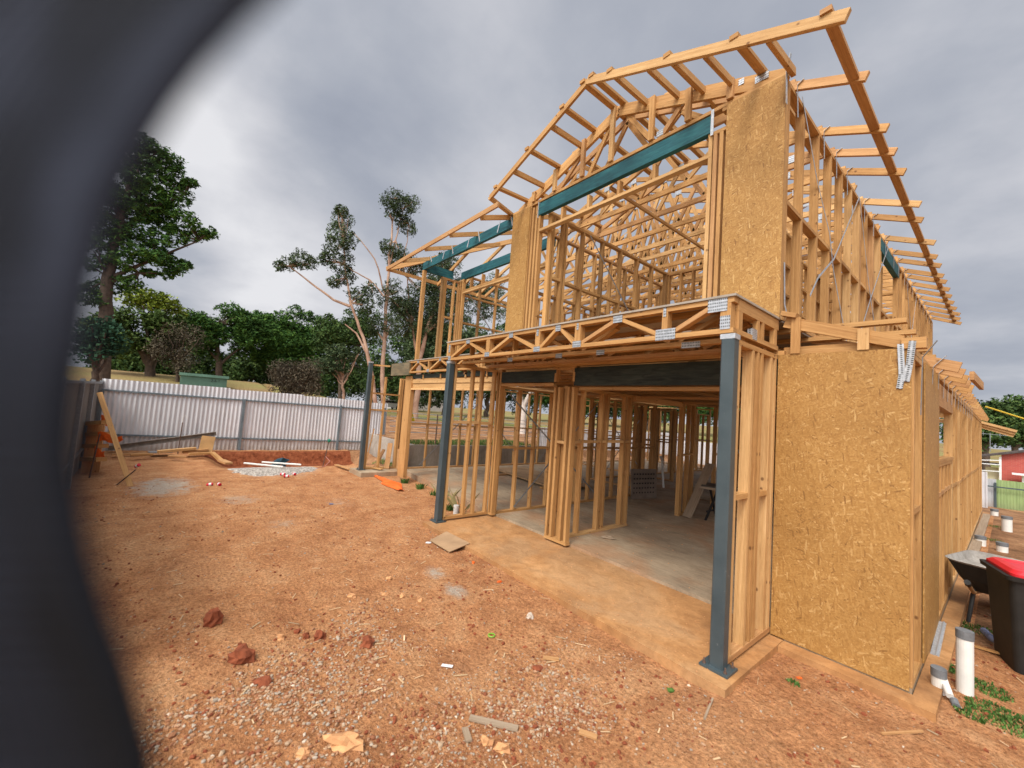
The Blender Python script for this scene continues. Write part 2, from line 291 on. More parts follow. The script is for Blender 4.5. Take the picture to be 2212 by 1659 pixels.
# ------------------------------------------------------------------ mesh helpers
class MB:
    def __init__(s): s.v = []; s.f = []; s.uv = []; s.mi = []
    def quad(s, pts, uv=None, m=0):
        n = len(s.v); s.v += [tuple(p) for p in pts]; s.f.append(tuple(range(n, n+len(pts))))
        s.uv.append(uv or [(0, 0)]*len(pts)); s.mi.append(m)
    def hexa(s, c, ln=(1, 1, 1), m=0):
        # 8 corners: index bit0 = along axis (x), bit1 = a, bit2 = b ; shared verts so it is one island
        n = len(s.v); s.v += [tuple(p) for p in c]
        l, a, b = ln; o = rnd.random()*50; q = rnd.random()*50
        for idx, (du, dv) in (((0, 1, 3, 2), (l, a)), ((4, 6, 7, 5), (a, l)), ((0, 4, 5, 1), (b, l)), ((2, 3, 7, 6), (l, b)), ((0, 2, 6, 4), (a, b)), ((1, 5, 7, 3), (b, a))):
            s.f.append(tuple(n+i for i in idx)); s.mi.append(m)
            if idx == (0, 1, 3, 2): u = [(o, q), (o+l, q), (o+l, q+a), (o, q+a)]
            elif idx == (4, 6, 7, 5): u = [(o, q), (o, q+a), (o+l, q+a), (o+l, q)]
            elif idx == (0, 4, 5, 1): u = [(o, q), (o, q+b), (o+l, q+b), (o+l, q)]
            elif idx == (2, 3, 7, 6): u = [(o, q), (o+l, q), (o+l, q+b), (o, q+b)]
            elif idx == (0, 2, 6, 4): u = [(q, o), (q, o+a), (q+b, o+a), (q+b, o)]
            else: u = [(q, o), (q+b, o), (q+b, o+a), (q, o+a)]
            s.uv.append(u)
    def bar(s, p, q, a, b, ref=(0, 0, 1), m=0, jit=0):
        p = V(p); q = V(q); d = q-p; l = d.length; d.normalize(); r = V(ref); r = r-d*r.dot(d)
        if r.length < 1e-4: r = V((1, 0, 0)) - d*d.x
        if r.length < 1e-4: r = V((0, 1, 0))
        r.normalize(); t = d.cross(r)
        if jit: p = p + t*rnd.uniform(-jit, jit) + r*rnd.uniform(-jit, jit); q = q + t*rnd.uniform(-jit, jit) + r*rnd.uniform(-jit, jit)
        c = []
        for k in range(8):
            c.append((q if k & 1 else p) + r*(a/2 if k & 2 else -a/2) + t*(b/2 if k & 4 else -b/2))
        s.hexa(c, (l, a, b), m); return s
    def box(s, x0, x1, y0, y1, z0, z1, m=0):
        # long axis first
        d = [(x1-x0, 0), (y1-y0, 1), (z1-z0, 2)]; ax = max(d)[1]
        c0 = V(((x0+x1)/2, (y0+y1)/2, (z0+z1)/2))
        if ax == 0: s.bar((x0, c0.y, c0.z), (x1, c0.y, c0.z), z1-z0, y1-y0, (0, 0, 1), m)
        elif ax == 1: s.bar((c0.x, y0, c0.z), (c0.x, y1, c0.z), z1-z0, x1-x0, (0, 0, 1), m)
        else: s.bar((c0.x, c0.y, z0), (c0.x, c0.y, z1), x1-x0, y1-y0, (1, 0, 0), m)
        return s
    def tube(s, pts, rad, n=8, cap=True, m=0):
        pts = [V(p) for p in pts]; rs = rad if isinstance(rad, (list, tuple)) else [rad]*len(pts); base = len(s.v); prev = None
        for i, p in enumerate(pts):
            d = (pts[min(i+1, len(pts)-1)] - pts[max(i-1, 0)]).normalized()
            x = d.cross(V((0, 0, 1)) if abs(d.z) < .95 else V((1, 0, 0))).normalized()
            if prev is not None: x = (prev - d*prev.dot(d)).normalized()
            prev = x; y = d.cross(x)
            for k in range(n):
                a = 2*math.pi*k/n; s.v.append(tuple(p + (x*math.cos(a)+y*math.sin(a))*rs[i]))
        for i in range(len(pts)-1):
            for k in range(n):
                a = base+i*n+k; b = base+i*n+(k+1) % n
                s.f.append((a, b, b+n, a+n)); s.mi.append(m); s.uv.append([(i*.3, k/n), (i*.3, (k+1)/n), (i*.3+.3, (k+1)/n), (i*.3+.3, k/n)])
        if cap:
            s.f.append(tuple(base+k for k in reversed(range(n)))); s.uv.append([(0, 0)]*n); s.mi.append(m)
            e = base+(len(pts)-1)*n; s.f.append(tuple(e+k for k in range(n))); s.uv.append([(0, 0)]*n); s.mi.append(m)
        return s
    def rock(s, c, sx, sy, sz, rz=0, n=6, rough=.22, m=0):
        base = len(s.v); rings = 4 if n > 5 else 2; seed = V((rnd.random()*100,)*3); ca, sa = math.cos(rz), math.sin(rz)
        def put(d):
            k = 1 + rough*noise.noise(d*1.6+seed)*1.6; x, y, z = d.x*sx*k, d.y*sy*k, d.z*sz*k
            s.v.append((c[0]+x*ca-y*sa, c[1]+x*sa+y*ca, c[2]+z))
        put(V((0, 0, -1)))
        for i in range(1, rings+1):
            th = math.pi*i/(rings+1)
            for k in range(n):
                a = 2*math.pi*(k+.5*(i % 2))/n; put(V((math.sin(th)*math.cos(a), math.sin(th)*math.sin(a), -math.cos(th))))
        put(V((0, 0, 1))); top = len(s.v)-1
        def F(t): s.f.append(t); s.uv.append([(0, 0)]*len(t)); s.mi.append(m)
        for k in range(n):
            F((base, base+1+(k+1) % n, base+1+k)); e = base+1+(rings-1)*n; F((top, e+k, e+(k+1) % n))
            for i in range(rings-1):
                a = base+1+i*n; F((a+k, a+(k+1) % n, a+n+(k+1) % n, a+n+k))
        return s
    def build(s, name, mt, parent=None, label=None, cat=None, group=None, kind=None, loc=None, smooth=False):
        me = bpy.data.meshes.new(name); off = V((0, 0, 0))
        if parent is not None: off = ROOT[root_of(parent).name]
        elif loc is not None: off = V(loc)
        if off.length: vv = [(x-off.x, y-off.y, z-off.z) for x, y, z in s.v]
        else: vv = s.v
        me.from_pydata(vv, [], s.f)
        uvl = me.uv_layers.new(name='UVMap'); flat = [c for f in s.uv for p in f for c in p]
        uvl.data.foreach_set('uv', flat)
        mts = mt if isinstance(mt, (list, tuple)) else [mt]
        if mts == [PINE]: mts = [PINE if (k := rnd.random()) < .72 else PINEL if k < .9 else PINEW]
        for q in mts: me.materials.append(q)
        if len(mts) > 1: me.polygons.foreach_set('material_index', s.mi)
        if smooth: me.polygons.foreach_set('use_smooth', [True]*len(me.polygons))
        me.update()
        o = bpy.data.objects.new(name, me); col.objects.link(o)
        if parent is not None: o.parent = parent
        else: o.location = off; ROOT[o.name] = off
        tag(o, label, cat, group, kind); return o
ROOT = {}
def root_of(o):
    while o.parent is not None: o = o.parent
    return o
def tag(o, label=None, cat=None, group=None, kind=None):
    for k, v in (('label', label), ('category', cat), ('group', group), ('kind', kind)):
        if v: o[k] = v
    return o
def thing(name, label, cat, loc, group=None):
    o = bpy.data.objects.new(name, None); col.objects.link(o); o.location = loc; o.empty_display_size = .2
    ROOT[o.name] = V(loc); return tag(o, label, cat, group)
def W(px, py, dist):                # a point of the real place: bearing read off the photo, at a chosen horizontal distance
    d = pdir(px, py); k = dist/math.hypot(d.x, d.y); return CAM + d*k

# ------------------------------------------------------------------ ground
def sstep(a, b, x):
    t = min(1, max(0, (x-a)/(b-a))); return t*t*(3-2*t)
def H(x, y):
    base = -.12
    base += .03*noise.noise(V((x*.5, y*.5, 0))) + .02*noise.noise(V((x*1.7, y*1.7, 3)))
    if -5.4 < x < 2 and -2.5 < y < 3: # soil banked up against the porch edge
        base += (.036 + .020*noise.noise(V((x*2.3, y*2.3, 11))))*sstep(-1.7, -.6, y)*sstep(-5.4, -4.9, x)*(1-sstep(1.25, 1.6, x))
    # cut in front of the rear fence
    if -14.6 < x < -10 and y > -3.2:
        k = sstep(-14.55, -14.25, x)*(1-sstep(-13.6, -11.4, x))*sstep(-3.0, -2.2, y)*(1-sstep(1.4, 2.2, y)); base -= .40*k
    if x < -13.4: base += .10*sstep(-13.4, -14.7, x)
    # park beyond the fence and the retaining wall
    if x < -10.35:
        kx = sstep(-15.1, -15.3, x) if y < 1.6 else (sstep(-10.42, -10.5, x) if y > 2.3 else 0) if y < 8 else sstep(-12.1, -12.3, x)
        far = .65 + .5*sstep(-14, -45, x)
        lf = 1.75*sstep(-20, -42, x)*(1-sstep(1, 14, y))
        base = base*(1-kx) + kx*(far+lf - .25*sstep(10, 25, y) + .12*noise.noise(V((x*.12, y*.12, 5))))
    if y > 15.5: base -= (1.4 if x > -8 else 1.4*sstep(-20, -8, x))*sstep(15.5, 33, y)
    if x > 1.25: base -= .0
    if x > 3 : base -= .3*sstep(3, 12, x)
    # near ruts
    return base
def axis(lst):
    o = []
    for a, b, st in lst:
        n = max(1, round((b-a)/st)); o += [a+(b-a)*i/n for i in range(n)]
    o.append(lst[-1][1]); return o
xs = axis([(-700, -200, 100), (-200, -60, 20), (-60, -16, 2), (-16, -14.8, .15), (-14.8, -14, .07), (-14, -10.6, .2), (-10.6, -10.3, .05), (-10.3, -4.5, .12), (-4.5, 1.2, .045), (1.2, 2.6, .08), (2.6, 6, .5), (6, 40, 4), (40, 300, 60)])
ys = axis([(-400, -60, 80), (-60, -8, 6), (-8, -3.9, .25), (-3.9, 1.1, .045), (1.1, 2.6, .1), (2.6, 16, .5), (16, 40, 1.5), (40, 120, 10), (120, 800, 120)])
def lump(x, y):
    if not (-11 < x < 2.6 and -6 < y < 2.4): return 0
    p = V((x*2.2, y*2.2, 0)); a = noise.noise(p); b = noise.noise(V((x*7, y*7, 4))); c = noise.noise(V((x*17, y*17, 9)))
    amp = .4 + 1.3*sstep(.05, .5, noise.noise(V((x*.9+5, y*.9, 2))))
    return amp*(.012*a + .012*b + .009*c)
vs = []
for y in ys:
    for x in xs: vs.append((x, y, H(x, y)+lump(x, y)))
nx = len(xs); fs = []; mi = []
for j in range(len(ys)-1):
    for i in range(nx-1):
        fs.append((j*nx+i, j*nx+i+1, (j+1)*nx+i+1, (j+1)*nx+i)); X = (xs[i]+xs[i+1])/2; Y = (ys[j]+ys[j+1])/2
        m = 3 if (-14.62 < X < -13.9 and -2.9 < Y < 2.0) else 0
        if X < -15.2 or (X < -10.4 and Y > 1.6): m = 2 if (X < -26) else 1
        elif Y > 15.4 or (X > 1.3 and Y > 3.2): m = 1
        if Y > 34 or (X > 9) or Y < -9: m = 2
        mi.append(m)
me = bpy.data.meshes.new('ground'); me.from_pydata(vs, [], fs)
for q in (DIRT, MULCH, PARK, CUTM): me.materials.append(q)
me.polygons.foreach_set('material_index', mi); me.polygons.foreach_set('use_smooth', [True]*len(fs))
g = bpy.data.objects.new('ground', me); col.objects.link(g); tag(g, kind='structure')

# slab
def prism(mb, poly, z0, z1, m=0):
    n = len(poly)
    mb.quad([(x, y, z1) for x, y in poly], [(x, y) for x, y in poly], m)
    mb.quad([(x, y, z0) for x, y in reversed(poly)], None, m)
    for i in range(n):
        a = poly[i]; b = poly[(i+1) % n]; mb.quad([(a[0], a[1], z0), (b[0], b[1], z0), (b[0], b[1], z1), (a[0], a[1], z1)], [(0, z0), (1, z0), (1, z1), (0, z1)], m)
mb = MB()
prism(mb, [(-10.35, 1.72), (-7.9, 1.52), (-5.6, 1.22), (-4.82, 1.16), (.16, 1.16), (.16, 1.03), (1.045, 1.03), (1.045, 15.5), (-10.35, 15.5)], -.5, 0.004)
prism(mb, [(-10.5, .30), (-9.6, .34), (-9.6, 1.64), (-10.35, 1.70), (-10.5, 1.7)], -.4, -.002)
mb.build('house_slab', SLABM, kind='structure')
# porch slab with slightly ragged, dusty edge
pp = []
for i in range(60):
    x = -4.82 + (0.16+4.82)*i/59; pp.append((x, -.25 + .006*noise.noise(V((x*5, 0, 0))) + .01*noise.noise(V((x*1.1, 7, 0)))))
for i in range(1, 14): pp.append((.16+.004*noise.noise(V((i, 3, 3))), -.25+1.24*i/13))
pp += [(.16, 1.157), (-4.82, 1.157)]
mb = MB(); prism(mb, pp, -.45, -.03)
mb.build('porch_slab', PORCHM, kind='structure')
mb = MB(); prism(mb, [(.165, .86), (1.19, .86), (1.19, 15.4), (1.05, 15.4), (1.05, 1.025), (.165, 1.025)], -.45, -.03)
mb.build('slab_edge', PORCHM, kind='structure')

# ------------------------------------------------------------------ the house frame
house = thing('house_frame', 'unfinished two storey timber house frame with teal beams and strand board panels', 'house', (-3, 7, 0))
Hn = house
restst = MB(); restweb = MB(); restplate = MB()
cnt = {'stud': 0, 'web': 0, 'plate': 0}
def stud(parent, mbf, lim=98):
    if cnt['stud'] < lim:
        m = MB(); mbf(m); m.build('stud', PINE, parent); cnt['stud'] += 1
    else: mbf(restst)
def wall(p0, p1, z0, z1, studs, nogs=(), own=True, top=True, bot=True, dbl=0, w=.045, dp=.09, plate_m=None, name='wall_frame'):
    p0 = V((*p0, 0)); p1 = V((*p1, 0)); d = (p1-p0); l = d.length; d.normalize(); n = V((-d.y, d.x, 0))
    m = MB()
    if top: m.bar(p0+V((0, 0, z1-.0225)), p1+V((0, 0, z1-.0225)), .045, dp, (0, 0, 1))
    mb_ = MB(); mb_.bar(p0+V((0, 0, z0+.0225)), p1+V((0, 0, z0+.0225)), .045, dp+.002, (0, 0, 1))
    if top:
        part = m.build(name, plate_m or PINE, Hn)
        if bot: mb_.build('bottom_plate', PINE, part)
    else: part = mb_.build(name, PINE, Hn)
    sp = studs if isinstance(studs, list) else [w/2+i*studs for i in range(int(l/studs)+1)] + [l-w/2]
    for s_ in sp:
        if isinstance(s_, tuple): s_, za, zb = s_
        else: za, zb = z0+.045, z1-.045
        q = p0+d*s_
        def f(mm, q=q, za=za, zb=zb):
            j = V((rnd.uniform(-.004, .004), rnd.uniform(-.004, .004), 0))
            mm.bar(q+V((0, 0, za+.001))+j, q+V((0, 0, zb-.001)), dp-.002, w, n)
        stud(part, f, 98 if own else 0)
    if nogs:
        for z in nogs:
            m = MB(); last = None
            full = sorted(x if not isinstance(x, tuple) else x[0] for x in sp)
            for a, b in zip(full[:-1], full[1:]):
                if b-a > .12 and b-a < 1.0:
                    if last is not None and a-last > .2 and m.v: m.build('nogging_row', PINE, part); m = MB()
                    last = b; dz = rnd.uniform(-.012, .012); m.bar(p0+d*(a+w/2+.001)+V((0, 0, z+dz)), p0+d*(b-w/2-.001)+V((0, 0, z+dz)), .045, dp-.006, (0, 0, 1))
            if m.v: m.build('nogging_row', PINE, part)
    return part

# --- steel posts
def post(x, y, z0, z1, s=.112):
    m = MB(); b = .012
    # square hollow section with small chamfers
    r = s/2; pts = [(-r, -r+b), (-r+b, -r), (r-b, -r), (r, -r+b), (r, r-b), (r-b, r), (-r+b, r), (-r, r-b)]
    n = len(pts)
    for i in range(n):
        a = pts[i]; c = pts[(i+1) % n]; m.quad([(x+a[0], y+a[1], z0), (x+c[0], y+c[1], z0), (x+c[0], y+c[1], z1), (x+a[0], y+a[1], z1)], [(0, 0), (.1, 0), (.1, 2), (0, 2)])
    m.quad([(x+a[0], y+a[1], z1) for a in pts])
    p = m.build('steel_post', STEEL, Hn)
    m = MB().box(x-.115, x+.115, y-.10, y+.10, z0-.012, z0+.006); m.build('base_plate', STEEL, p)
    for a, c in ((-.085, -.07), (.085, -.07), (-.085, .07), (.085, .07)):
        m = MB().tube([(x+a, y+c, z0+.0065), (x+a, y+c, z0+.02)], .014, 6); m.tube([(x+a, y+c, z0+.02), (x+a, y+c, z0+.05)], .007, 6); m.build('anchor_bolt', RUST, p)
    m = MB().box(x-.062, x+.062, y-.056, y+.056, z1+.001, z1+.045); m.build('cap_bracket', GALV, p)
post(0, 0, -.015, 2.735); post(-4.75, 0, -.015, 2.735); post(-10.12, .5, .012, 3.06)
# --- return walls of the porch
wall((-.0, .07), (-.0, 1.02), 0, 2.745, [.03, .34, .46, .56, .80, .91], (1.36,))
wall((-4.75, .07), (-4.75, 1.02), 0, 2.745, [.03, .42, .63, .92], (1.72,))
# --- ground floor facade
y0 = 1.08
wall((-3.17, y0), (-2.70, y0), 0, 2.46, [.03, .13, .33, .43], (1.55,), top=False)
wall((-3.17, y0), (-2.70, y0), 2.455, 2.745, [.03, .43], bot=False)
wall((-4.72, y0), (-4.58, y0), 0, 2.745, [.03, .11])
wall((-.30, y0), (-.06, y0), 0, 2.455, [.03, .12, .21], top=False)
m = MB(); m.box(-4.58, -3.13, y0-.045, y0+.04, 2.50, 2.70); m.build('lintel_beam', DARKL, Hn)
m = MB(); m.box(-2.735, .03, y0-.045, y0+.04, 2.44, 2.72); m.build('lintel_beam', DARKL, Hn)
m = MB(); m.box(-4.58, -3.18, y0-.04, y0+.04, 2.435, 2.48); m.box(-2.7, -.07, y0+.05, y0+.14, 2.38, 2.425); m.box(-4.7, .1, y0-.045, y0+.045, 2.748, 2.79); m.build('lintel_plate', PINE, Hn)
# lower right strand board front and its frame
m = MB(); m.box(.052, 1.03, y0-.062, y0-.05, -.015, 2.745); m.build('strand_board_panel', OSB, Hn)
wall((.06, y0), (.98, y0), .006, 2.73, .3, (1.38,))
# lower side wall (right)
xs_ = 1.0
sd_st = [.02, .10, (.55), 1.55, 1.66]
wall((xs_, y0-.04), (xs_, 2.95), .006, 2.70, [.03, .50, .62, 1.05, 1.5, 1.86, 1.93], (1.38,))
wall((xs_, 2.96), (xs_, 4.84), .006, 1.74, [.03, .35, .78, 1.2, 1.6, 1.83], (1.38,))
wall((xs_, 4.85), (xs_, 15.3), .006, 2.70, .45, (1.36,), own=True)
m = MB(); m.box(xs_+.048, xs_+.06, 1.62, 2.84, .02, 2.70); m.build('strand_board_panel', OSB, Hn)
m = MB(); m.box(xs_-.04, xs_+.045, 2.9, 4.9, 2.39, 2.65); m.build('window_head', PINEW, Hn)
m = MB(); m.box(xs_-.045, xs_+.055, 2.9, 4.86, 1.745, 1.785); m.build('window_sill', PINE, Hn)
m = MB(); m.box(xs_-.045, xs_+.045, y0, 15.3, 2.705, 2.75); m.build('top_plate', PINE, Hn)
# --- upper floor facade, y = 1.08
F2 = 3.135
wall((-.78, y0), (-.55, y0), F2, 5.55, [.03, .09, .16], ())
wall((-.62, y0), (.04, y0), F2, 5.80, [.09, .33, .64], (4.47,))
wall((-4.60, y0), (-4.05, y0), F2, 5.80, [.03, .28, .52], (4.47,))
wall((-4.05, y0), (-3.79, y0), F2, 5.80, [.06, .15, .23], (4.47,), top=False)
m = MB(); m.box(-.56, .052, y0-.062, y0-.048, F2+.0, 5.80); 
# raked head of the panel
pts = [(-.56, 5.80), (.052, 5.80), (.052, 5.845), (-.50, 5.86)]
m.build('strand_board_panel', OSB, Hn)
m = MB(); m.box(-4.57, -4.07, y0-.062, y0-.048, F2, 5.80); m.build('strand_board_panel', OSB, Hn)
m = MB(); m.box(-3.83, -.75, y0-.06, y0+.02, 5.545, 5.765); m.build('ridge_lintel', TEAL, Hn, 'long teal lintel beam over the upper front opening')
m = MB(); m.box(-3.85, -3.835, y0-.065, y0+.02, 5.50, 5.80); m.build('joist_strap', GALV, Hn); m = MB(); m.box(-.745, -.71, y0-.068, y0-.06, 5.50, 5.83); m.build('joist_strap', GALV, Hn)
m = MB(); m.box(-4.6, .05, y0-.045, y0+.045, 5.805, 5.85); m.build('top_plate', PINE, Hn)
wall((-3.8, y0), (-.73, y0), 5.24, 5.545, [.55, 1.12, 1.7, 2.28], (), top=False)
# --- upper side wall (right), x = 0.0
wall((0.0, y0+.05), (0.0, 6.3), F2, 5.80, [.03, .55, 1.15, 1.72, 2.30, 2.86, 3.4, 3.5, 3.95, 4.5, 5.1, 5.17], (4.45,))
wall((0.0, 6.3), (0.0, 8.2), F2, 4.40, .45, ())
wall((0.0, 8.2), (0.0, 14.75), F2, 5.80, .45, (4.45,), own=True)
m = MB(); m.box(-.04, .05, 6.25, 8.3, 5.50, 5.74); m.build('lintel_beam', TEAL, Hn); m = MB(); m.box(-.04, .05, 10, 11.6, 3.5, 3.75); m.build('lintel_beam', TEAL, Hn)
m = MB(); m.box(-.045, .045, 6.3, 8.2, 5.755, 5.80); m.build('top_plate', PINE, Hn)
# --- upper wing: balcony post, teal beams, recessed wall y=2.2
m = MB(); m.bar((-8.38, y0, 3.14), (-8.38, y0, 5.57), .09, .09, (1, 0, 0)); m.build('timber_post', PINE, Hn)
m = MB(); m.box(-8.44, -4.58, y0-.035, y0+.035, 5.585, 5.79); m.build('ridge_lintel', TEAL, Hn, 'teal beam over the left balcony')
m = MB(); m.box(-8.43, -8.35, y0+.05, 1.95, 5.55, 5.78); m.build('ridge_lintel', TEAL, Hn)
m = MB(); m.box(-8.28, -4.6, 2.16, 2.24, 5.57, 5.79); m.build('ridge_lintel', TEAL, Hn, 'teal lintel over the recessed upper wall')
wall((-8.40, 1.62), (-8.40, 2.16), F2, 5.55, [.03, .08, .13, .40], (4.45,))
wall((-8.45, 2.2), (-8.10, 2.2), F2, 5.57, [.03, .08, .19, .30], ())
wall((-8.1, 2.2), (-4.6, 2.2), 5.20, 5.56, [.35, .9, 1.5, 2.1, 2.7], (), top=False)
wall((-8.1, 2.2), (-4.6, 2.2), 5.15, 5.2, [], top=False)
wall((-4.6, 1.13), (-4.6, 6.5), F2, 5.80, .6, (4.45,))
# --- lower left wing
wall((-10.2, .60), (-10.2, 1.75), 0, 2.76, [.03, .42, .90, .96, 1.04, 1.1], (1.72,), top=False)
m = MB(); m.bar((-10.19, .6, 3.02), (-9.9, 1.0, 3.02), .045, .045); m.bar((-10.2, .6, 2.2), (-10.2, 1.6, 2.2), .045, .08); m.build('nogging', PINE, Hn)
m = MB(); m.box(-9.82, -8.62, 1.0, 1.04, 2.74, 3.085); m.build('ply_fascia', BROWNP, Hn, 'weathered brown green ply fascia board')
m = MB(); m.box(-9.0, -8.62, 1.10, 1.2, .0, 2.72); m.build('timber_post', PINE, Hn)
m = MB(); m.box(-8.75, -4.85, 1.15, 1.24, 2.40, 2.52); m.box(-8.75, -4.85, 1.13, 1.23, 2.525, 2.63); m.box(-8.62, -4.8, 1.10, 1.2, 2.35, 2.395); m.build('lintel_beam', PINE, Hn)
m = MB(); m.box(-8.75, -4.85, 1.12, 1.2, 2.66, 2.76); m.build('lintel_beam', DARKL, Hn)
for x in (-8.0, -7.1, -6.0, -5.2): m = MB(); m.box(x, x+.045, 1.10, 1.118, 2.635, 2.74); m.build('packer', PINE, Hn)
wall((-10.0, 1.8), (-10.0, 14.5), 0, 2.70, .6, (1.36,), own=False)
# --- partitions, ground floor
wall((-4.68, 1.14), (-4.68, 6.6), 0, 2.44, .45, (1.25,), own=False)
wall((-3.0, 1.14), (-3.0, 2.98), 0, 2.44, [.03, .45, .95, 1.1, 1.62, 1.80], (1.55,))
wall((-2.95, 4.75), (-2.95, 5.35), 0, 2.44, [.03, .09, .35, .57], (1.3,), own=False)
wall((-2.95, 6.4), (-2.95, 14.6), 0, 2.44, .45, (1.3,), own=False)
wall((-6.9, 6.9), (-6.9, 14.6), 0, 2.44, .45, (1.3,), own=False)
wall((-4.68, 6.65), (-6.9, 6.65), 0, 2.44, .45, (1.3,), own=False)
wall((-9.9, 9.4), (-5.6, 9.4), 0, 2.44, .6, (1.3,), own=False)
wall((-2.9, 9.0), (.95, 9.0), 0, 2.44, .45, (1.3,), own=False)
wall((-9.9, 14.7), (.95, 14.7), 0, 2.70, .6, (1.3,), own=False)
wall((-4.8, 11.2), (-.5, 11.2), 0, 2.44, .45, (1.3,), own=False)
wall((-.2, 6.0), (-.2, 9.0), 0, 2.44, .45, (1.3,), own=False)
m = MB()
for y in (3.2, 4.75): m.box(-4.63, .95, y-.045, y+.045, 2.4, 2.44)
m.box(-2.99, -2.91, 2.98, 4.75, 2.33, 2.43); m.build('ceiling_batten', PINE, Hn)
# --- partitions, upper floor
C2 = 5.55
wall((-3.65, 1.14), (-3.65, 5.2), F2, C2, [.03, .09, .35, .42, .9, 1.5, 2.1, 2.7, 3.3, 3.9, 4.03], (4.4,), own=False)
wall((-3.65, 5.2), (-2.75, 5.2), F2, C2, .3, (4.4,), own=False)
wall((-1.0, 1.7), (-1.0, 5.2), F2, C2, .6, (3.85, 4.4, 4.95), own=False)
wall((-1.2, 5.2), (-1.2, 9), F2, C2, .45, (3.85, 4.4, 4.95), own=False)
wall((-8.35, 6.5), (-4.65, 6.5), F2, C2, .45, (3.85, 4.4, 4.95), own=False)
wall((-8.40, 2.3), (-8.40, 14.7), F2, 5.80, .6, (4.4, 5.2), own=False)
wall((-6.3, 6.6), (-6.3, 14.6), F2, C2, .45, (3.85, 4.4, 4.95), own=False)
wall((-4.4, 7.4), (-4.4, 14.6), F2, C2, .45, (3.85, 4.4, 4.95), own=False)
wall((-4.4, 7.4), (-.1, 7.4), F2, C2, .45, (3.85, 4.4, 4.95), own=False)
wall((-8.3, 9.6), (-.1, 9.6), F2, C2, .6, (3.85, 4.4, 4.95), own=False)
wall((-8.3, 12.2), (-.1, 12.2), F2, C2, .6, (3.85, 4.4, 4.95), own=False)
wall((-8.4, 14.7), (0, 14.7), F2, 5.80, .6, (4.4,), own=False)
m = MB(); m.box(-2.35, -2.31, 1.14, 4.9, 5.5, 5.545); m.build('ceiling_batten', PINE, Hn)

# --- nail plates
def nplate(parent, x, y, z, w_, h_, m_=PLATE, nm='nail_plate'):
    m = MB(); m.bar((x-w_/2, y, z), (x+w_/2, y, z), h_, .003, (0, 0, 1)); m.build(nm, m_, parent); cnt['plate'] += 1
def webp(parent, p, q, b=.045, a=.088, own=True):
    if own and cnt['web'] < 98:
        m = MB(); m.bar(p, q, b, a, (0, 0, 1)); m.build('web', PINE, parent); cnt['web'] += 1
    else: restweb.bar(p, q, b, a, (0, 0, 1))
# --- balcony edge truss
def floor_truss(y, x0, x1, nodes, own, plates=None, zb=2.79, zt=3.108, dp=.088):
    m = MB(); m.box(x0, x1, y-dp/2, y+dp/2, zt-.045, zt); m.box(x0, x1, y-dp/2, y+dp/2, zb, zb+.045)
    p = m.build('floor_truss', PINE, Hn)
    b = zb+.0451; t = zt-.0451
    for k in nodes:
        if k[0] == 'v': pq = ((k[1], y, b), (k[1], y, t)); 
        else: pq = ((k[1], y, b+.012 if k[0] == 'u' else t-.012), (k[2], y, t-.012 if k[0] == 'u' else b+.012))
        if k[0] == 'v':
            if own: m = MB(); m.bar(pq[0], pq[1], .045 if len(k) < 3 else k[2], dp-.004, (1, 0, 0)); m.build('web', PINE, p); cnt['web'] += 1
            else: restweb.bar(pq[0], pq[1], .045, dp-.004, (1, 0, 0))
        else:
            if own: m = MB(); m.bar(pq[0], pq[1], .042, dp-.006, (0, 0, 1)); m.build('web', PINE, p); cnt['web'] += 1
            else: restweb.bar(pq[0], pq[1], .042, dp-.006, (0, 0, 1))
    if plates:
        for a in plates: nplate(p, a[0], y-dp/2-.003, a[1], a[2], a[3])
    return p
nod = [('v', -4.74), ('u', -4.69, -4.22), ('d', -4.12, -3.66), ('v', -3.6, .09), ('u', -3.54, -3.08), ('d', -2.98, -2.52), ('v', -2.46, .09), ('u', -2.40, -2.13), ('d', -2.04, -1.80), ('v', -1.75, .09), ('u', -1.68, -1.22),
       ('d', -1.12, -.68), ('v', -.61, .06), ('u', -.54, -.14), ('v', -.03, .09)]
floor_truss(0, -4.78, .04, nod, True, [(-4.76, 3.0, .05, .14), (-4.74, 2.83, .08, .07), (-4.17, 3.075, .11, .06), (-3.6, 2.825, .12, .07), (-3.03, 3.07, .09, .07), (-2.46, 2.825, .12, .07), (-2.46, 3.05, .04, .09), (-2.08, 3.07, .09, .08),
        (-1.75, 2.835, .13, .075), (-1.75, 3.05, .03, .08), (-1.17, 3.065, .12, .08), (-.61, 3.06, .03, .09), (-.595, 2.835, .21, .11), (-.10, 3.05, .17, .12), (-.03, 2.885, .085, .12)])
for yy in (.27, .80):
    p = floor_truss(yy, -4.74, .0, [('v', -4.5), ('u', -4.4, -4.0), ('d', -3.9, -3.4), ('v', -3.3), ('u', -3.2, -2.7), ('d', -2.6, -2.1), ('u', -1.9, -1.4), ('d', -1.2, -.7), ('u', -.6, -.15)], False, None, 2.76)
    if yy == .27:
        for x in (-3.35, -2.3, -1.6, -.47): nplate(p, x, yy-.047, 2.765, .12 if x < -1 else .19, .06)
# right return of the balcony
m = MB(); m.box(-.045, .045, .05, 1.03, 3.0, 3.105); m.box(-.045, .045, .05, 1.03, 2.79, 2.835); m.build('rim_joist', PINE, Hn)
for y, w_ in ((.09, .08), (.5, .05), (.62, .05), (.95, .07)): m = MB(); m.box(.0, .045, y-w_/2, y+w_/2, 2.836, 2.998); m.build('packer', PINE, Hn)
m = MB(); m.box(-.0, .049, .36, .46, 2.80, 2.90); m.build('nail_plate', PLATE, Hn)
m = MB(); m.box(-4.86, .06, -.06, 1.015, 3.11, 3.13); m.build('balcony_deck', DECKM, Hn)
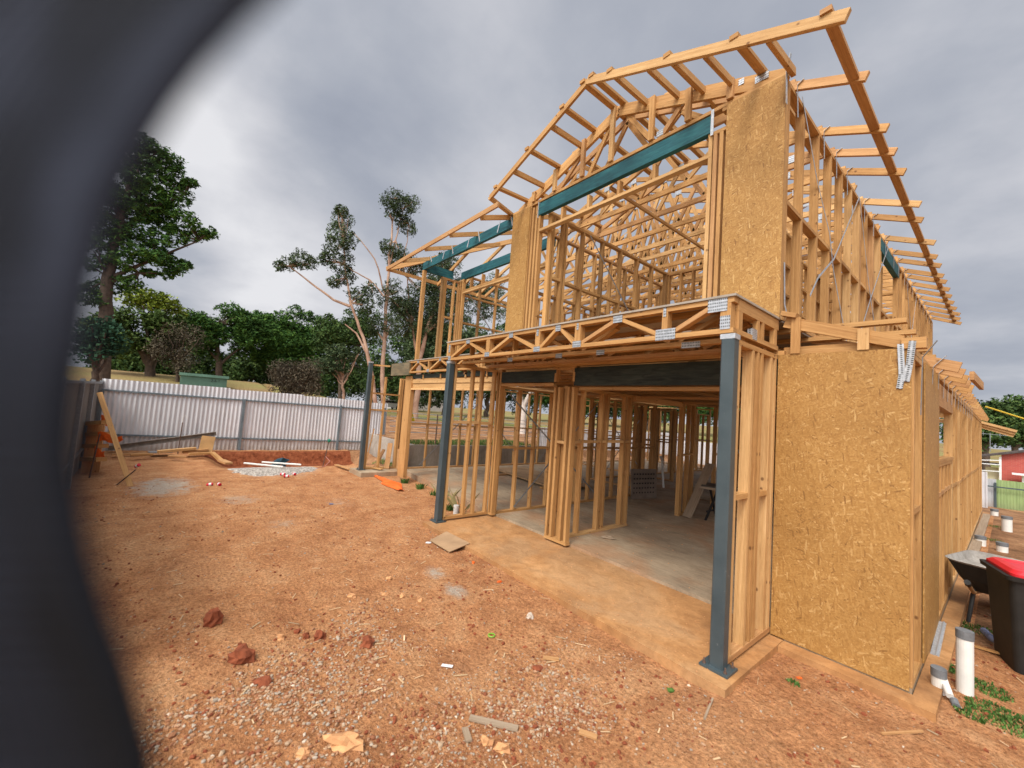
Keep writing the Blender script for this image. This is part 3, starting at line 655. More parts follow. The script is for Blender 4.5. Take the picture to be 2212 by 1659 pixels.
# second balcony
nod2 = [('v', -8.66), ('u', -8.6, -8.2), ('d', -8.1, -7.65), ('v', -7.58), ('u', -7.5, -7.05), ('d', -6.95, -6.5), ('v', -6.42), ('u', -6.36, -5.9), ('d', -5.8, -5.35), ('v', -5.28)]
floor_truss(1.06, -8.72, -4.86, nod2, True, [(-8.66, 3.0, .05, .1), (-7.58, 2.825, .12, .07), (-8.15, 3.07, .09, .06), (-7.0, 3.07, .09, .06), (-6.42, 2.825, .12, .07), (-8.68, 2.83, .08, .08)], 2.79)
m = MB(); m.box(-8.85, -4.88, 1.0, 2.3, 3.112, 3.132); m.build('balcony_deck', DECKM, Hn)
# main floor trusses and sheet
z_n = []
x = -8.3
while x < -.3: z_n += [('u', x, x+.45), ('d', x+.5, x+.95)]; x += 1.05
for i in range(22):
    y = 1.5 + i*.6
    floor_truss(y, -9.9 if y > 1.9 else -8.4, .95, z_n if i < 12 else z_n[::2], False, None, 2.76)
m = MB(); m.box(-8.4, .04, 1.14, 14.7, 3.111, 3.131); m.build('floor_sheet', GREYB, Hn)
m = MB()
for x in (-6, -3.2, -.9): m.box(x-.045, x+.045, 1.1, 14.6, 2.70, 2.755)
m.build('strongback', PINEW, Hn)

# --- roof
S = .378; ZC = 5.855
def zg(x):   # small gable centreline
    if x > .05: return ZC - (x-.05)*.43
    return ZC + (.05-x)*S if x > -2.19 else ZC + (x+4.43)*S
def zmain(x, y):
    if x > .05: return ZC - (x-.05)*.43
    z = min(ZC + (.05-x)*S, ZC + (x+8.4)*S)
    if x < -4.43: z = min(z, ZC + (y-y0)*S)
    return z
def roof_truss(y, fn, brk, xl, xr, nweb, own, dbl=False):
    m = MB(); brk = sorted(set([xl, xr] + [b for b in list(brk)+[.05] if xl < b < xr]))
    for a, b in zip(brk[:-1], brk[1:]): m.bar((a-.0, y, fn(a)), (b+.0, y, fn(b)), .09, .045, (0, 0, 1))
    a = max(xl, -8.4); m.bar((a, y+.003, 5.90), (.04, y+.003, 5.90), .09, .045, (0, 0, 1))
    p = m.build('roof_truss', PINE, Hn)
    k = nweb; xs2 = [a + (0-a)*i/k for i in range(k+1)]
    up = True
    for i in range(k):
        x0, x1 = xs2[i], xs2[i+1]
        z0 = fn(x0)-.05 if not up else 5.95; z1 = fn(x1)-.05 if up else 5.95
        if min(fn(x0), fn(x1)) < 6.05 and i in (0, k-1): up = not up; continue
        webp(p, (x0, y, z0), (x1, y, z1), .07, .035, own); up = not up
        if own and i % 2 == 0: nplate(p, x1, y-.026, z1, .14, .11)
    return p
TYT = [1.35, 2.4, 3.0, 3.6, 4.75, 5.45, 6.6, 7.5, 8.1, 8.9, 9.4, 10.1, 10.8, 11.5, 12.2, 12.9, 13.6, 14.3]
TY = sorted(TYT + [4.2, 6.05, 6.9])
for y in TY:
    if y < 3.2: roof_truss(y, zg, [-2.19], -4.45, (.68 + rnd.uniform(-.02, .02)) if y in TYT else .05, 10, y > 1.4)
    else: roof_truss(y, lambda x, y=y: zmain(x, y), [-4.43, -4.18, -4.175] + ([-8.4 + (y-y0)] if y < 5.1 else []), -9.1, (.70 + rnd.uniform(-.03, .03)) if y in TYT else .05, 23, y < 6)
# gable truss with double raked chord
m = MB(); m.bar((.05, y0, zg(.05)), (-2.19, y0, zg(-2.19)), .09, .045, (0, 0, 1)); m.bar((.05, y0-.01, zg(.05)-.10), (-2.19, y0-.01, zg(-2.19)-.095), .085, .045, (0, 0, 1))
m.bar((-2.19, y0, zg(-2.19)), (-4.45, y0, zg(-4.45)), .09, .045, (0, 0, 1)); m.bar((-2.19, y0-.01, zg(-2.19)-.095), (-4.2, y0-.01, zg(-4.2)-.09), .085, .045, (0, 0, 1))
gt = m.build('gable_truss', PINE, Hn)
for x in (-.53, -1.05, -1.58, -2.26, -2.83, -3.46, -4.0):
    m = MB(); m.bar((x, y0-.055, 5.86), (x, y0-.055, zg(x)+.03), .075, .045, (1, 0, 0)); m.build('gable_stud', PINE, gt)
for p, q in (((-1.49, 5.87), (-1.15, 6.24)), ((-2.75, 5.87), (-2.30, 6.62)), ((-2.1, 6.6), (-1.6, 5.9)), ((-3.4, 5.9), (-2.95, 6.3))):
    m = MB(); m.bar((p[0], y0+.02, p[1]), (q[0], y0+.02, q[1]), .07, .035); m.build('web', PINE, gt)
nplate(gt, -1.14, y0-.01, 6.22, .07, .12); nplate(gt, -1.45, y0-.05, 5.90, .10, .08); nplate(gt, -.42, y0-.035, 6.02, .06, .07); nplate(gt, -.2, y0-.035, 5.94, .14, .08); nplate(gt, -2.9, y0-.05, 5.91, .10, .07)
# bargeboards, fascias
def zb(x): return 6.69 - (x+2.19)*(6.69-5.48)/2.90 if x > -2.19 else 6.69 + (x+2.19)*(6.69-5.82)/2.22
m = MB(); m.bar((-2.19, .33, zb(-2.19)-.0), (.71, .33, zb(.71)), .10, .045, (0, 0, 1)); m.build('bargeboard', PINE, Hn)
m = MB(); m.bar((-2.19, .335, zb(-2.19)), (-4.41, .335, zb(-4.41)), .09, .04, (0, 0, 1)); m.build('bargeboard', PINE, Hn)
m = MB(); m.bar((-4.42, .34, zb(-4.41)-.0), (-4.72, 1.15, 5.87), .045, .09); m.build('bargeboard', PINE, Hn)
m = MB(); m.bar((-9.15, .34, 5.585), (-4.15, .34, 5.60), .09, .035, (0, 0, 1)); m.build('fascia_board', PINE, Hn)
m = MB(); m.bar((-9.16, .34, 5.585), (-9.16, 14.5, 5.585), .09, .035, (0, 0, 1)); m.build('fascia_board', PINE, Hn)
# battens over the chords (Y direction)
def batten(x, ya, yb, z, a=.045, b=.085):
    dz = zb(x)-zg(x); m = MB(); m.bar((x, ya, z+dz), (x, 1.08, z), a, b, (0, 0, 1)); m.build('batten', PINE, Hn)
    if yb > 1.1: m = MB(); m.bar((x, 1.08, z), (x+rnd.uniform(-.01, .01), yb, z), a, b, (0, 0, 1)); m.build('batten', PINE, Hn)
m = MB(); m.bar((.565, .285, zg(.54)-.032), (.535, 14.7, zg(.53)+.060), .045, .085, (0, 0, 1)); m.build('batten', PINE, Hn)
for x in (-.20, -.95, -1.79, -2.11, -2.27, -2.66, -3.42, -4.24): batten(x, .295, 3.1, zg(x)+.062)
for x in (.10, -.52, -1.22, -2.9, -3.78): batten(x, .355, 1.055, zg(x)-.01, .085, .045)
for x in (-1.70, -.87): batten(x, .355, 3.0, zg(x)-.02, .085, .045)
for x in (-1.4, -3.1, -4.0): batten(x, 1.3, 3.1, zg(x)+.07)
# wing rafters
for x in (-4.72, -5.85, -6.97, -8.08):
    ye = min(3.5, y0 + (x+8.4)+.05); ye = max(ye, 1.5)
    m = MB(); m.bar((x, .36, ZC-(y0-.36)*S-.03), (x, ye, ZC+(ye-y0)*S-.03), .09, .045, (0, 0, 1)); m.build('rafter', PINE, Hn)
for y in (1.9, 2.6, 3.3):
    m = MB(); m.bar((-9.14, y, ZC-.75*S-.03), (-8.4+(y-y0), y, ZC+(y-y0)*S-.03), .09, .045, (0, 0, 1)); m.build('rafter', PINE, Hn)
m = MB(); m.bar((-9.16, .33, 5.58), (-5.9, 3.55, ZC+2.45*S-.02), .12, .045, (0, 0, 1)); m.build('hip_rafter', PINE, Hn)
# tie straps on the teal beam
for x, l in ((-4.72, .26), (-5.85, .26), (-6.97, .25), (-8.05, .18)):
    for dx, dz in ((.02, .0), (-.30, .0)):
        if x < -8 and dx < 0: continue
        m = MB(); m.bar((x+dx, y0-.04, 5.87), (x+dx+(.10 if dx > 0 else -.08), y0-.042, 5.87-l), .035, .004, (1, 0, 0)); m.build('tie_strap', GALV, Hn)
# straps on the upper side wall
def strap(pts, w_=.028, mt=GALV, nm='brace_strap', ref=(0, 1, 0)):
    m = MB()
    for a, b in zip(pts[:-1], pts[1:]): m.bar(a, b, w_, .003, ref)
    m.build(nm, mt, Hn)
sx = .052
strap([(sx, 1.55, 5.85), (sx, 2.2, 5.1), (sx+.02, 2.70, 4.60), (sx, 3.0, 4.2), (sx, 3.9, 3.2)])
strap([(sx+.004, 4.42, 5.80), (sx+.004, 3.0, 4.35), (sx+.004, 2.3, 3.9), (sx+.004, 2.0, 3.6)])
strap([(sx, 4.45, 5.80), (sx, 5.2, 4.6), (sx, 6.1, 3.5)]); strap([(sx+.004, 6.9, 5.75), (sx+.004, 5.4, 4.4), (sx+.004, 4.3, 3.3)])
strap([(sx, 1.12, 3.75), (sx+.004, 1.15, 3.3), (sx+.03, 1.2, 3.12)], .03)
strap([(sx, 9.3, 5.7), (sx, 10.9, 3.4)]); strap([(sx+.004, 10.9, 5.7), (sx+.004, 9.3, 3.4)])
for y in TYT:
    strap([(.13, y-.028, zmain(.13, y)+.06), (.07, y-.03, 5.84), (sx+.003, y+.06, 5.52)], .03, GALV, 'tie_strap')
strap([(.10, .98, 5.98), (.06, 1.0, 5.80), (.065, 1.01, 5.45)], .045, GALV, 'tie_strap', (0, 1, 0))
# interior wall straps
for X in (-4.62,):
    strap([(X, 1.3, 2.3), (X, 4.2, .1)], .03, GALVD, ref=(0, 1, 0)); strap([(X, 4.0, 2.3), (X, 1.6, .1)], .03, GALVD)
strap([(-9.94, 2.2, .1), (-9.94, 4.6, 2.5)], .03, GALVD); strap([(-9.94, 6.4, .1), (-9.94, 4.0, 2.5)], .03, GALVD)
strap([(-9.94, 7.2, .1), (-9.94, 9.6, 2.5)], .03, GALVD); strap([(-6.84, 7, 2.3), (-6.84, 9.5, .1)], .03, GALVD); strap([(-6.84, 9.5, 2.3), (-6.84, 7.2, .1)], .03, GALVD)
strap([(-2.9, 6.6, 2.3), (-2.9, 9, .2)], .03, GALVD)
strap([(-3.6, 2.2, 5.5), (-3.6, 4.8, 3.2)], .03, GALVD); strap([(-8.35, 2.4, 5.4), (-8.35, 4.4, 3.3)], .03, GALVD)

# --- lean-to eave over the lower right wall
def zl(x): return 3.075 - (x-.13)*.325
m = MB(); m.bar((.10, y0-.03, zl(.10)), (.97, y0-.03, zl(.97)), .11, .045, (0, 0, 1)); m.bar((.08, y0+.03, 2.79), (1.0, y0+.03, 2.79), .08, .045)
lt = m.build('lean_to_rafter', PINE, Hn)
for x in (.20, .72):
    m = MB(); m.box(x-.04, x+.04, y0-.075, y0-.055, 2.75, zl(x)+.06); m.build('gable_stud', PINE, lt)
m = MB(); m.bar((.08, y0-.06, zl(.08)+.078), (.21, y0-.06, zl(.21)+.078), .045, .10); m.build('blocking', PINE, lt)
m = MB(); m.box(.97, 1.12, 1.0, 1.09, 2.74, 2.83); m.build('blocking', PINE, lt)
i = 0; y = 2.15
while y < 15:
    xe = 1.25 if y < 4.6 else 1.19
    m = MB(); m.bar((.06, y, zl(.06)), (xe, y, zl(xe)), .10, .045, (0, 0, 1)); m.bar((.06, y+.045, 2.79), (1.03, y+.045, 2.79), .08, .035)
    m.build('lean_to_rafter', PINE if i % 3 else PINEW, Hn)
    if y < 10 : strap([(1.16, y-.03, zl(1.1)+.07), (1.07, y-.03, 2.72), (1.055, y+.05, 2.50)], .035, GALV, 'tie_strap')
    y += .6 if i % 2 else .55; i += 1
m = MB(); m.bar((1.30, 2.8, zl(1.3)+.01), (1.34, 3.9, zl(1.3)+.0), .09, .035); m.build('fascia_board', PINEW, Hn)
# perforated straps at the corner
strap([(1.04, .99, 2.80), (1.02, 1.0, 2.60), (1.0, 1.005, 2.46)], .045, PLATE, 'tie_strap', (1, 0, 0)); strap([(.965, 1.0, 2.78), (.975, 1.005, 2.52), (.96, 1.008, 2.40)], .04, PLATE, 'tie_strap', (1, 0, 0))
strap([(1.16, 1.28, 2.84), (1.07, 1.3, 2.70), (1.055, 1.36, 2.2)], .045, GALVD, 'tie_strap')
m = MB()
for k, z in enumerate((2.62, 2.55, 2.48)): m.bar((.9, 15.2+.05*k, z+.1), (1.72-.03*k, 15.2+.05*k, z-.17), .07, .045, (0, 0, 1))
m.build('rafter', PINE, Hn, 'rafter tails jutting past the far corner')
# leftovers as one part
restst.build('stud', PINE, Hn, 'more distant studs inside the frame', kind='stuff')
restweb.build('web', PINE, Hn, 'more distant truss webs', kind='stuff')

exec_marker = 0
# ------------------------------------------------------------------ fences
def corr_sheet(mb, p0, p1, z0, z1, pitch=.115, amp=.018, m=0, sheet=.76, ztop=None):
    p0 = V((*p0, 0)); p1 = V((*p1, 0)); d = p1-p0; l = d.length; d.normalize(); n = V((-d.y, d.x, 0)); s = 0; k = 0
    while s < l-.01:
        e = min(l, s+sheet); dz = rnd.uniform(-.012, .012) + (ztop(s) if ztop else 0); steps = max(4, int((e-s+.02)/pitch*6)); base = len(mb.v); off = .004*(k % 2)
        for i in range(steps+1):
            u = s + (e+.02-s)*i/steps; q = p0+d*u+n*(amp*math.sin(2*math.pi*u/pitch)+off)
            mb.v.append((q.x, q.y, z0)); mb.v.append((q.x, q.y, z1+dz))
        for i in range(steps):
            a = base+2*i; mb.f.append((a, a+2, a+3, a+1)); mb.uv.append([(0, 0)]*4); mb.mi.append(m)
        s = e; k += 1
    return mb
rf = thing('corrugated_fence', 'pale corrugated steel fence with grey rails across the back of the dirt yard', 'fence', (-15, -1, 0))
m = corr_sheet(MB(), (-15, -5.45), (-15, 3.1), -.14, 1.90, ztop=lambda s: .16-.05*int(s/2.3)); m.build('sheet_panel', CORR, rf, smooth=True)
for z, k in ((1.66, .014), (.38, .0)):
    m = MB(); m.bar((-14.97, -5.42, z+.07), (-14.97, 3.05, z-.05*(1 if z > 1 else 2)), .045, .04, (0, 0, 1)); m.build('rail', RAILM, rf)
for y in (-5.40, -1.95, 1.22, 3.0):
    m = MB(); m.box(-14.98, -14.90, y-.035, y+.035, -.3, 1.72); m.build('fence_post', RAILM, rf)
lf = thing('side_fence', 'flat grey brown panel fence along the left edge of the yard', 'fence', (-11, -5.2, -.1))
m = MB()
ys_l = [(-15.0, -5.50), (-12.4, -5.36), (-9.8, -5.2), (-7.3, -5.08), (-4.8, -4.95), (-2.3, -4.85)]
for a, b in zip(ys_l[:-1], ys_l[1:]): m.bar((a[0], a[1], .90), (b[0]-.02, b[1], .90), 2.05, .02, (0, 0, 1))
m.build('fence_panel', simple('fence_sheet', (.30, .28, .25), .7, .25, 2), lf)
for a in ys_l:
    m = MB(); m.box(a[0]-.04, a[0]+.04, a[1]+.015, a[1]+.085, -.15, 2.0); m.build('fence_post', GALVD, lf)
m = MB(); m.bar((-15, -5.44, 1.93), (-2.3, -4.79, 1.93), .05, .05); m.bar((-15, -5.46, .35), (-2.3, -4.81, .35), .05, .04); m.build('rail', GALVD, lf)
rw = MB(); rw.bar((-10.42, 1.95, .25), (-10.42, 8.2, .22), .86, .09, (0, 0, 1)); rw.bar((-10.46, 2.22, .25), (-15.2, 2.3, .25), .86, .09, (0, 0, 1)); rw.build('retaining_wall', GREYC, None, 'low grey concrete retaining wall behind the left side of the frame', 'retaining wall', loc=(-10.42, 5, -.2))
# rail fence above the retaining wall
wf = thing('rail_fence', 'open fence of thin grey rails above the low concrete wall', 'fence', (-11.2, 6, .6))
for i in range(8):
    m = MB(); m.box(-11.22, -11.18, 2.0+i*1.4, 2.03+i*1.4, .4, 1.66); m.build('fence_post', RUST, wf)
for z in (.98, 1.16, 1.33, 1.48, 1.62):
    m = MB(); m.tube([(-11.2, 1.7, z+.04), (-11.2, 5, z), (-11.2, 11.6, z-.03)], .013, 6); m.build('rail', GALV, wf)
m = corr_sheet(MB(), (-12.2, 9.3), (-12.2, 24), -.4, 1.32); m.build('corrugated_fence', CORR, None, 'pale corrugated fence glimpsed through the studs of the lower floor', 'fence', loc=(-12.2, 15, -.3), smooth=True)
m = corr_sheet(MB(), (-12.2, 22), (1, 22), -.9, .9); m.build('corrugated_fence', CORR, None, 'far pale corrugated fence behind the back wall of the frame', 'fence', loc=(-6, 22, -.7), smooth=True)
# right hand fence
rg = thing('corrugated_fence', 'grey and green corrugated fence beyond the far end of the side yard', 'fence', (2, 33, -1.5))
m = corr_sheet(MB(), (.2, 32.6), (1.10, 33), -1.6, .08); m.build('sheet_panel', CORRB, rg, 'pale grey fence sheet', smooth=True)
m = corr_sheet(MB(), (1.12, 33), (9, 34.5), -1.6, .08); m.build('sheet_panel', CORRG, rg, 'green fence sheet', smooth=True)
for x, y in ((1.08, 32.94), (3.6, 33.4)):
    m = MB(); m.box(x-.04, x+.06, y-.05, y+.0, -1.7, -.1); m.build('fence_post', STEEL, rg)
m = MB(); m.bar((.2, 32.52, -.32), (9, 34.4, -.36), .07, .04); m.build('rail', STEEL, rg)

# ------------------------------------------------------------------ neighbours
bh = thing('brick_house', 'red brick house with dark tiled gable roof behind the green fence', 'house', (5, 46, -1.2))
m = MB(); m.quad([(1.25, 45, -1.6), (11, 45, -1.6), (11, 45, 4.2), (1.25, 45, 1.35)][:4], [(0, 0), (9.7, 0), (9.7, 5.8), (0, 2.95)]); m.quad([(1.25, 52, -1.6), (1.25, 45, -1.6), (1.25, 45, 1.35), (1.25, 52, 1.35)], [(0, 0), (7, 0), (7, 3), (0, 3)])
m.quad([(1.25, 52, -1.6), (1.25, 52, 1.35), (11, 52, 4.2), (11, 52, -1.6)]); m.build('wall', BRICK_, bh)
m = MB(); m.bar((-.9, 48.4, .80), (11, 48.4, 4.35), .14, 7.6, (0, 0, 1)); m.build('roof', TILES, bh)
m = MB(); m.bar((1.2, 44.94, 1.2), (1.2, 44.94, -1.5), .12, .10); m.bar((-.9, 44.56, .72), (1.25, 44.56, .95), .06, .04); m.bar((-.7, 44.7, -.0), (1.2, 44.7, .1), .06, .04); m.bar((-.8, 46.7, .55), (1.2, 46.7, .6), .06, 4.0); m.build('patio_frame', WPAINT, bh)
m = MB(); m.box(.45, 1.1, 45.5, 45.6, -1.5, .35); m.box(-2, .45, 45.5, 45.6, -1.5, -.45); m.build('side_cladding', CREAM, bh)
aw = MB(); aw.box(1.75, 4.5, 42.8, 44.6, .05, .12); aw.box(2.2, 4.2, 43.2, 44.2, -1.5, .04); aw.build('garden_shed', WPAINT, None, 'white garden shed in front of the red brick wall', 'shed', loc=(3, 43.8, -1.4))
m = MB(); m.tube([(.45, 60, 1.4), (.45, 60, 3.3)], .04, 6); m.bar((-.3, 60, 3.2), (1.7, 60, 3.1), .04, .04); m.bar((0, 60, 3.0), (0.0, 60, 3.4), .03, .03); m.bar((1.1, 60, 2.9), (1.1, 60, 3.4), .03, .03); m.build('roof_aerial', GALVD, None, 'thin television aerial above the brick house roof', 'aerial', loc=(.45, 60, 1.4))
m = MB(); p0 = V((1.2, 12, 2.95)); p1 = V((16, 34, 1.2))
m.tube([p0.lerp(p1, t)-V((0, 0, 1.2*math.sin(math.pi*t))) for t in [i/14 for i in range(15)]], .018, 6); m.build('yellow_cable', YEL, None, 'yellow service cable sagging away from the far eave to the right', 'cable', loc=tuple(p0))
# green kiosk
kp = W(439, 830, 34); kk = thing('utility_kiosk', 'large green metal utility cabinet behind the pale back fence', 'utility cabinet', (kp.x, kp.y, 1.2))
kx, ky = kp.x, kp.y; d = V((.05, 1, 0)).normalized()
m = MB(); m.box(kx-1.2, kx+.8, ky-1.22, ky+1.22, .8, 2.72); m.build('cabinet', KIOSK, kk)
m = MB(); m.box(kx-1.3, kx+.9, ky-1.3, ky+1.3, 2.73, 2.90); m.build('lid', KIOSKT, kk)
def txt(body, loc, size, mt, parent, rot):
    cu_ = bpy.data.curves.new('lettering', 'FONT'); cu_.body = body; cu_.size = size; cu_.extrude = .004
    o = bpy.data.objects.new('lettering', cu_); col.objects.link(o); cu_.materials.append(mt)
    dg = bpy.context.evaluated_depsgraph_get(); me = bpy.data.meshes.new_from_object(o.evaluated_get(dg)); bpy.data.objects.remove(o)
    o = bpy.data.objects.new('lettering', me); col.objects.link(o); o.parent = parent; o.location = V(loc)-ROOT[root_of(parent).name]; o.rotation_euler = rot; return o
txt('2 6 1', (kx+.81, ky+.35, 2.46), .24, BLACKP, kk, (R(90), 0, R(90)))
# white building glimpses and cars far left
wb = thing('white_building', 'low white walled building glimpsed under the pines beyond the kiosk', 'building', (*W(690, 850, 70).xy, 2))
p = W(660, 815, 70); m = MB(); m.box(p.x-3, p.x+3, p.y-6.5, p.y+1.0, 1, 4.6); m.build('wall', WPAINT, wb); m = MB(); m.box(p.x-3.2, p.x+3.2, p.y-6.8, p.y+1.3, 4.61, 4.9); m.build('roof', GALVD, wb)
def car(px, py, dist, lab, body):
    p = W(px, py, dist); z = H(p.x, p.y); c = thing('parked_car', lab, 'car', (p.x, p.y, z), 'cars parked at the far side of the park')
    m = MB(); prof = [(-2.1, .35), (-2.1, .8), (-1.2, .92), (-.6, 1.38), (.8, 1.4), (1.6, .95), (2.1, .85), (2.1, .35)]
    n = len(prof); a = [(p.x-.8, p.y+q[0], z+q[1]) for q in prof]; b = [(p.x+.8, p.y+q[0], z+q[1]) for q in prof]
    m.quad(a[::-1]); m.quad(b)
    for i in range(n): m.quad([a[i], a[(i+1) % n], b[(i+1) % n], b[i]])
    m.build('body', body, c)
    m = MB(); m.quad([(p.x+.81, p.y-1.0, z+.95), (p.x+.81, p.y+1.4, z+.95), (p.x+.81, p.y+.75, z+1.32), (p.x+.81, p.y-.55, z+1.32)]); m.build('window', GLASS, c)
    for yy in (-1.3, 1.3): m = MB(); m.tube([(p.x+.6, p.y+yy, z+.32), (p.x+.84, p.y+yy, z+.32)], .32, 12); m.build('wheel', TYRE, c)
car(840, 852, 62, 'small white car parked in the distance left of the frame', WPAINT)
m = MB(); p = W(880, 842, 75); m.box(p.x-3, p.x+3, p.y-4, p.y+6, .6, 3.2); m.build('far_building', simple('far_wall', (.55, .52, .5), .8, .1, 1), None, 'pale low building in the distance left of the frame', 'building', loc=(p.x, p.y, .6))

# ------------------------------------------------------------------ trees
def leaves(mb, c, r, n, size, flat=1.0, droop=0.0, thr=.35, wf=.7):
    seed = V((rnd.random()*99,)*3)
    for _ in range(n):
        while True:
            d = V((rnd.uniform(-1, 1), rnd.uniform(-1, 1), rnd.uniform(-1, 1)))
            if d.length <= 1: break
        L_ = d.length
        if rnd.random() > .35+.65*L_: continue
        d *= 1 + .45*noise.noise(d*1.9+seed) + .25*noise.noise(d*5+seed)
        p = V(c)+V((d.x*r, d.y*r, d.z*r*flat))
        if noise.noise(p*(2.6/max(r, .3))+seed) < -.05: continue
        s = size*rnd.uniform(.6, 1.4)
        a = V((rnd.gauss(0, 1), rnd.gauss(0, 1), rnd.gauss(0, .6)-droop)).normalized(); b = a.cross(V((rnd.gauss(0, 1), rnd.gauss(0, 1), rnd.gauss(0, 1)))).normalized()
        wd = s*(.34 if droop else wf)
        mb.quad([p-a*s-b*wd*.4, p-a*s*.1-b*wd, p+a*s, p+a*s*.1+b*wd])
def limb(mb, a, b, r0, r1, wob=.06, n=5, k=6):
    a = V(a); b = V(b); l = (b-a).length; pts = []
    for i in range(n+1):
        t = i/n; o = V((rnd.uniform(-1, 1), rnd.uniform(-1, 1), rnd.uniform(-.5, .5)))*l*wob*(0 if i in (0, n) else 1); pts.append(a.lerp(b, t)+o)
    mb.tube(pts, [r0+(r1-r0)*i/n for i in range(n+1)], k, False); return pts
PXM = FPX; DM = 3.6
def tree(name, label, group, dist, base, blobs, leaf, bark, lsize, dens, flat=.8, droop=0, trunk_r=.22, trunks=None, spread=1.0, thr=.35, cat='tree', depth=1.0):
    bp = W(*base, dist); z = H(bp.x, bp.y); b0 = V((bp.x, bp.y, z-.1))
    t = thing(name, label, cat, tuple(b0), group)
    fw = V((cf.x, cf.y, 0)).normalized()
    lm = MB(); tm = MB(); cs = []
    if leaf is LGUM: dens *= 2.1
    vd = V((bp.x-CAM.x, bp.y-CAM.y, 0)).normalized()
    more = []
    for (px, py, rp) in blobs:
        for _ in range(2):
            a_ = rnd.uniform(0, 6.28); more.append((px+rp*.92*math.cos(a_), py+rp*.75*math.sin(a_), rp*rnd.uniform(.22, .42)))
    nb_ = len(blobs)
    for bi, (px, py, rp) in enumerate(list(blobs)+more):
        # world radius from apparent size at that bearing
        rel = pdir(px, py); hz = math.hypot(rel.x, rel.y); depthc = dist/hz*rel.dot(cf); rr = rp/PXM*depthc*.95
        dd = dist + rnd.uniform(-1, 1)*rr*.8*depth; c = W(px, py, dd)
        if bi < nb_: cs.append((c, rr))
        leaves(lm, c, rr*1.12, int(DM*dens*(max(rr, .5) if bi < nb_ else rr)**2*(1.5 if leaf is LPINE else 1)), lsize*(.78 if leaf is LPINE else .62), flat, droop, thr, .30 if leaf is LPINE else .6)
    if trunks is None:
        top = V((sum(c.x for c, r in cs)/len(cs), sum(c.y for c, r in cs)/len(cs), sum(c.z for c, r in cs)/len(cs)))
        mid = b0.lerp(top, .55) ; mid.x = b0.x*.7+top.x*.3; mid.y = b0.y*.7+top.y*.3
        limb(tm, b0, mid, trunk_r, trunk_r*.7, .04, 6, 8)
        for c, r in cs: limb(tm, mid+V((0, 0, rnd.uniform(-.3, .6))), c+V((rnd.uniform(-.3, .3)*r,)*3), trunk_r*.4, .03, .05, 5, 5)
    else:
        for seg in trunks:
            pts = [b0 if q is None else W(q[0], q[1], dist) for q in seg[0]]
            full = []
            for a, b in zip(pts[:-1], pts[1:]):
                for i in range(4): full.append(a.lerp(b, i/4)+V((rnd.uniform(-1, 1), rnd.uniform(-1, 1), 0))*(b-a).length*.02)
            full.append(pts[-1]); n = len(full); tm.tube(full, [seg[1]+(seg[2]-seg[1])*i/(n-1) for i in range(n)], 7, False)
        allp = [W(q[0], q[1], dist) for seg in trunks for q in seg[0][1:] if q]
        for c, r in cs:
            a = min(allp, key=lambda q: (q-c).length)
            for _ in range(3): limb(tm, a, c+V((rnd.uniform(-.5, .5), rnd.uniform(-.5, .5), rnd.uniform(-.5, .5)))*r, .05, .015, .05, 4, 5)
    lm.build('crown', leaf, t); tm.build('trunk', bark, t, smooth=True); return t
def fill(x0, x1, y0_, y1_, n, r0, r1, prof=None):
    o = []
    for _ in range(n):
        x = rnd.uniform(x0, x1); y = rnd.uniform(y0_, y1_)
        if prof and not prof(x, y): continue
        o.append((x, y, rnd.uniform(r0, r1)))
    return o
bigpine = [(330, 330, 32), (310, 310, 26), (360, 350, 30), (375, 385, 30), (340, 400, 34), (385, 425, 26), (300, 380, 30), (360, 450, 30), (320, 460, 30), (400, 470, 24), (425, 500, 24), (450, 505, 17), (380, 510, 26), (340, 520, 28), (290, 500, 28), (300, 545, 28), (345, 555, 28),
           (385, 580, 18), (400, 572, 14), (360, 590, 16), (260, 560, 30), (240, 500, 30), (250, 430, 30), (270, 350, 28), (220, 470, 26), (190, 520, 26), (200, 570, 24), (320, 590, 14), (265, 310, 24), (410, 395, 14), (225, 400, 26), (180, 440, 24), (230, 620, 30), (280, 610, 26), (190, 640, 30), (330, 430, 34), (350, 480, 30), (270, 420, 34), (290, 460, 30), (250, 520, 34), (340, 560, 24), (215, 420, 30), (310, 350, 30)]
tree('pine_tree', 'tall dark pine rising highest at the left behind the fence', 'trees beyond the back fence', 30, (215, 840), bigpine, LPINE, BARK, .16, 430, .62, trunk_r=.4, thr=.5, trunks=[([None, (225, 700), (235, 600), (260, 470), (290, 350)], .38, .1), ([(235, 600), (330, 560), (430, 520)], .12, .04), ([(250, 520), (330, 450), (400, 420)], .1, .03), ([(235, 610), (300, 590), (380, 590)], .1, .03)])
tree('leafy_tree', 'broad tree with a yellow crown top under the tall pine', 'trees beyond the back fence', 42, (325, 815), [(300, 638, 26), (330, 640, 26), (358, 652, 24), (280, 650, 20), (383, 672, 20), (345, 665, 24), (370, 660, 20), (312, 655, 24)], LYEL, BARK, .18, 300, .6, trunk_r=.3)
tree('leafy_tree', 'wide dark green tree with forked trunk left of the dead bush', 'trees beyond the back fence', 38, (325, 812), fill(190, 385, 680, 755, 34, 20, 32), LOLIVE, BARK, .17, 300, .7, trunk_r=.35, trunks=[([None, (322, 790), (300, 745), (270, 700)], .32, .1), ([(322, 790), (345, 750), (370, 700)], .22, .08), ([(322, 790), (320, 740), (318, 700)], .2, .08)])
tree('leafy_tree', 'bluish green low tree at the far left over the side fence', 'trees beyond the back fence', 24, (205, 800), fill(170, 262, 690, 770, 14, 20, 30), LBLUE, BARK, .12, 380, .8, trunk_r=.16)
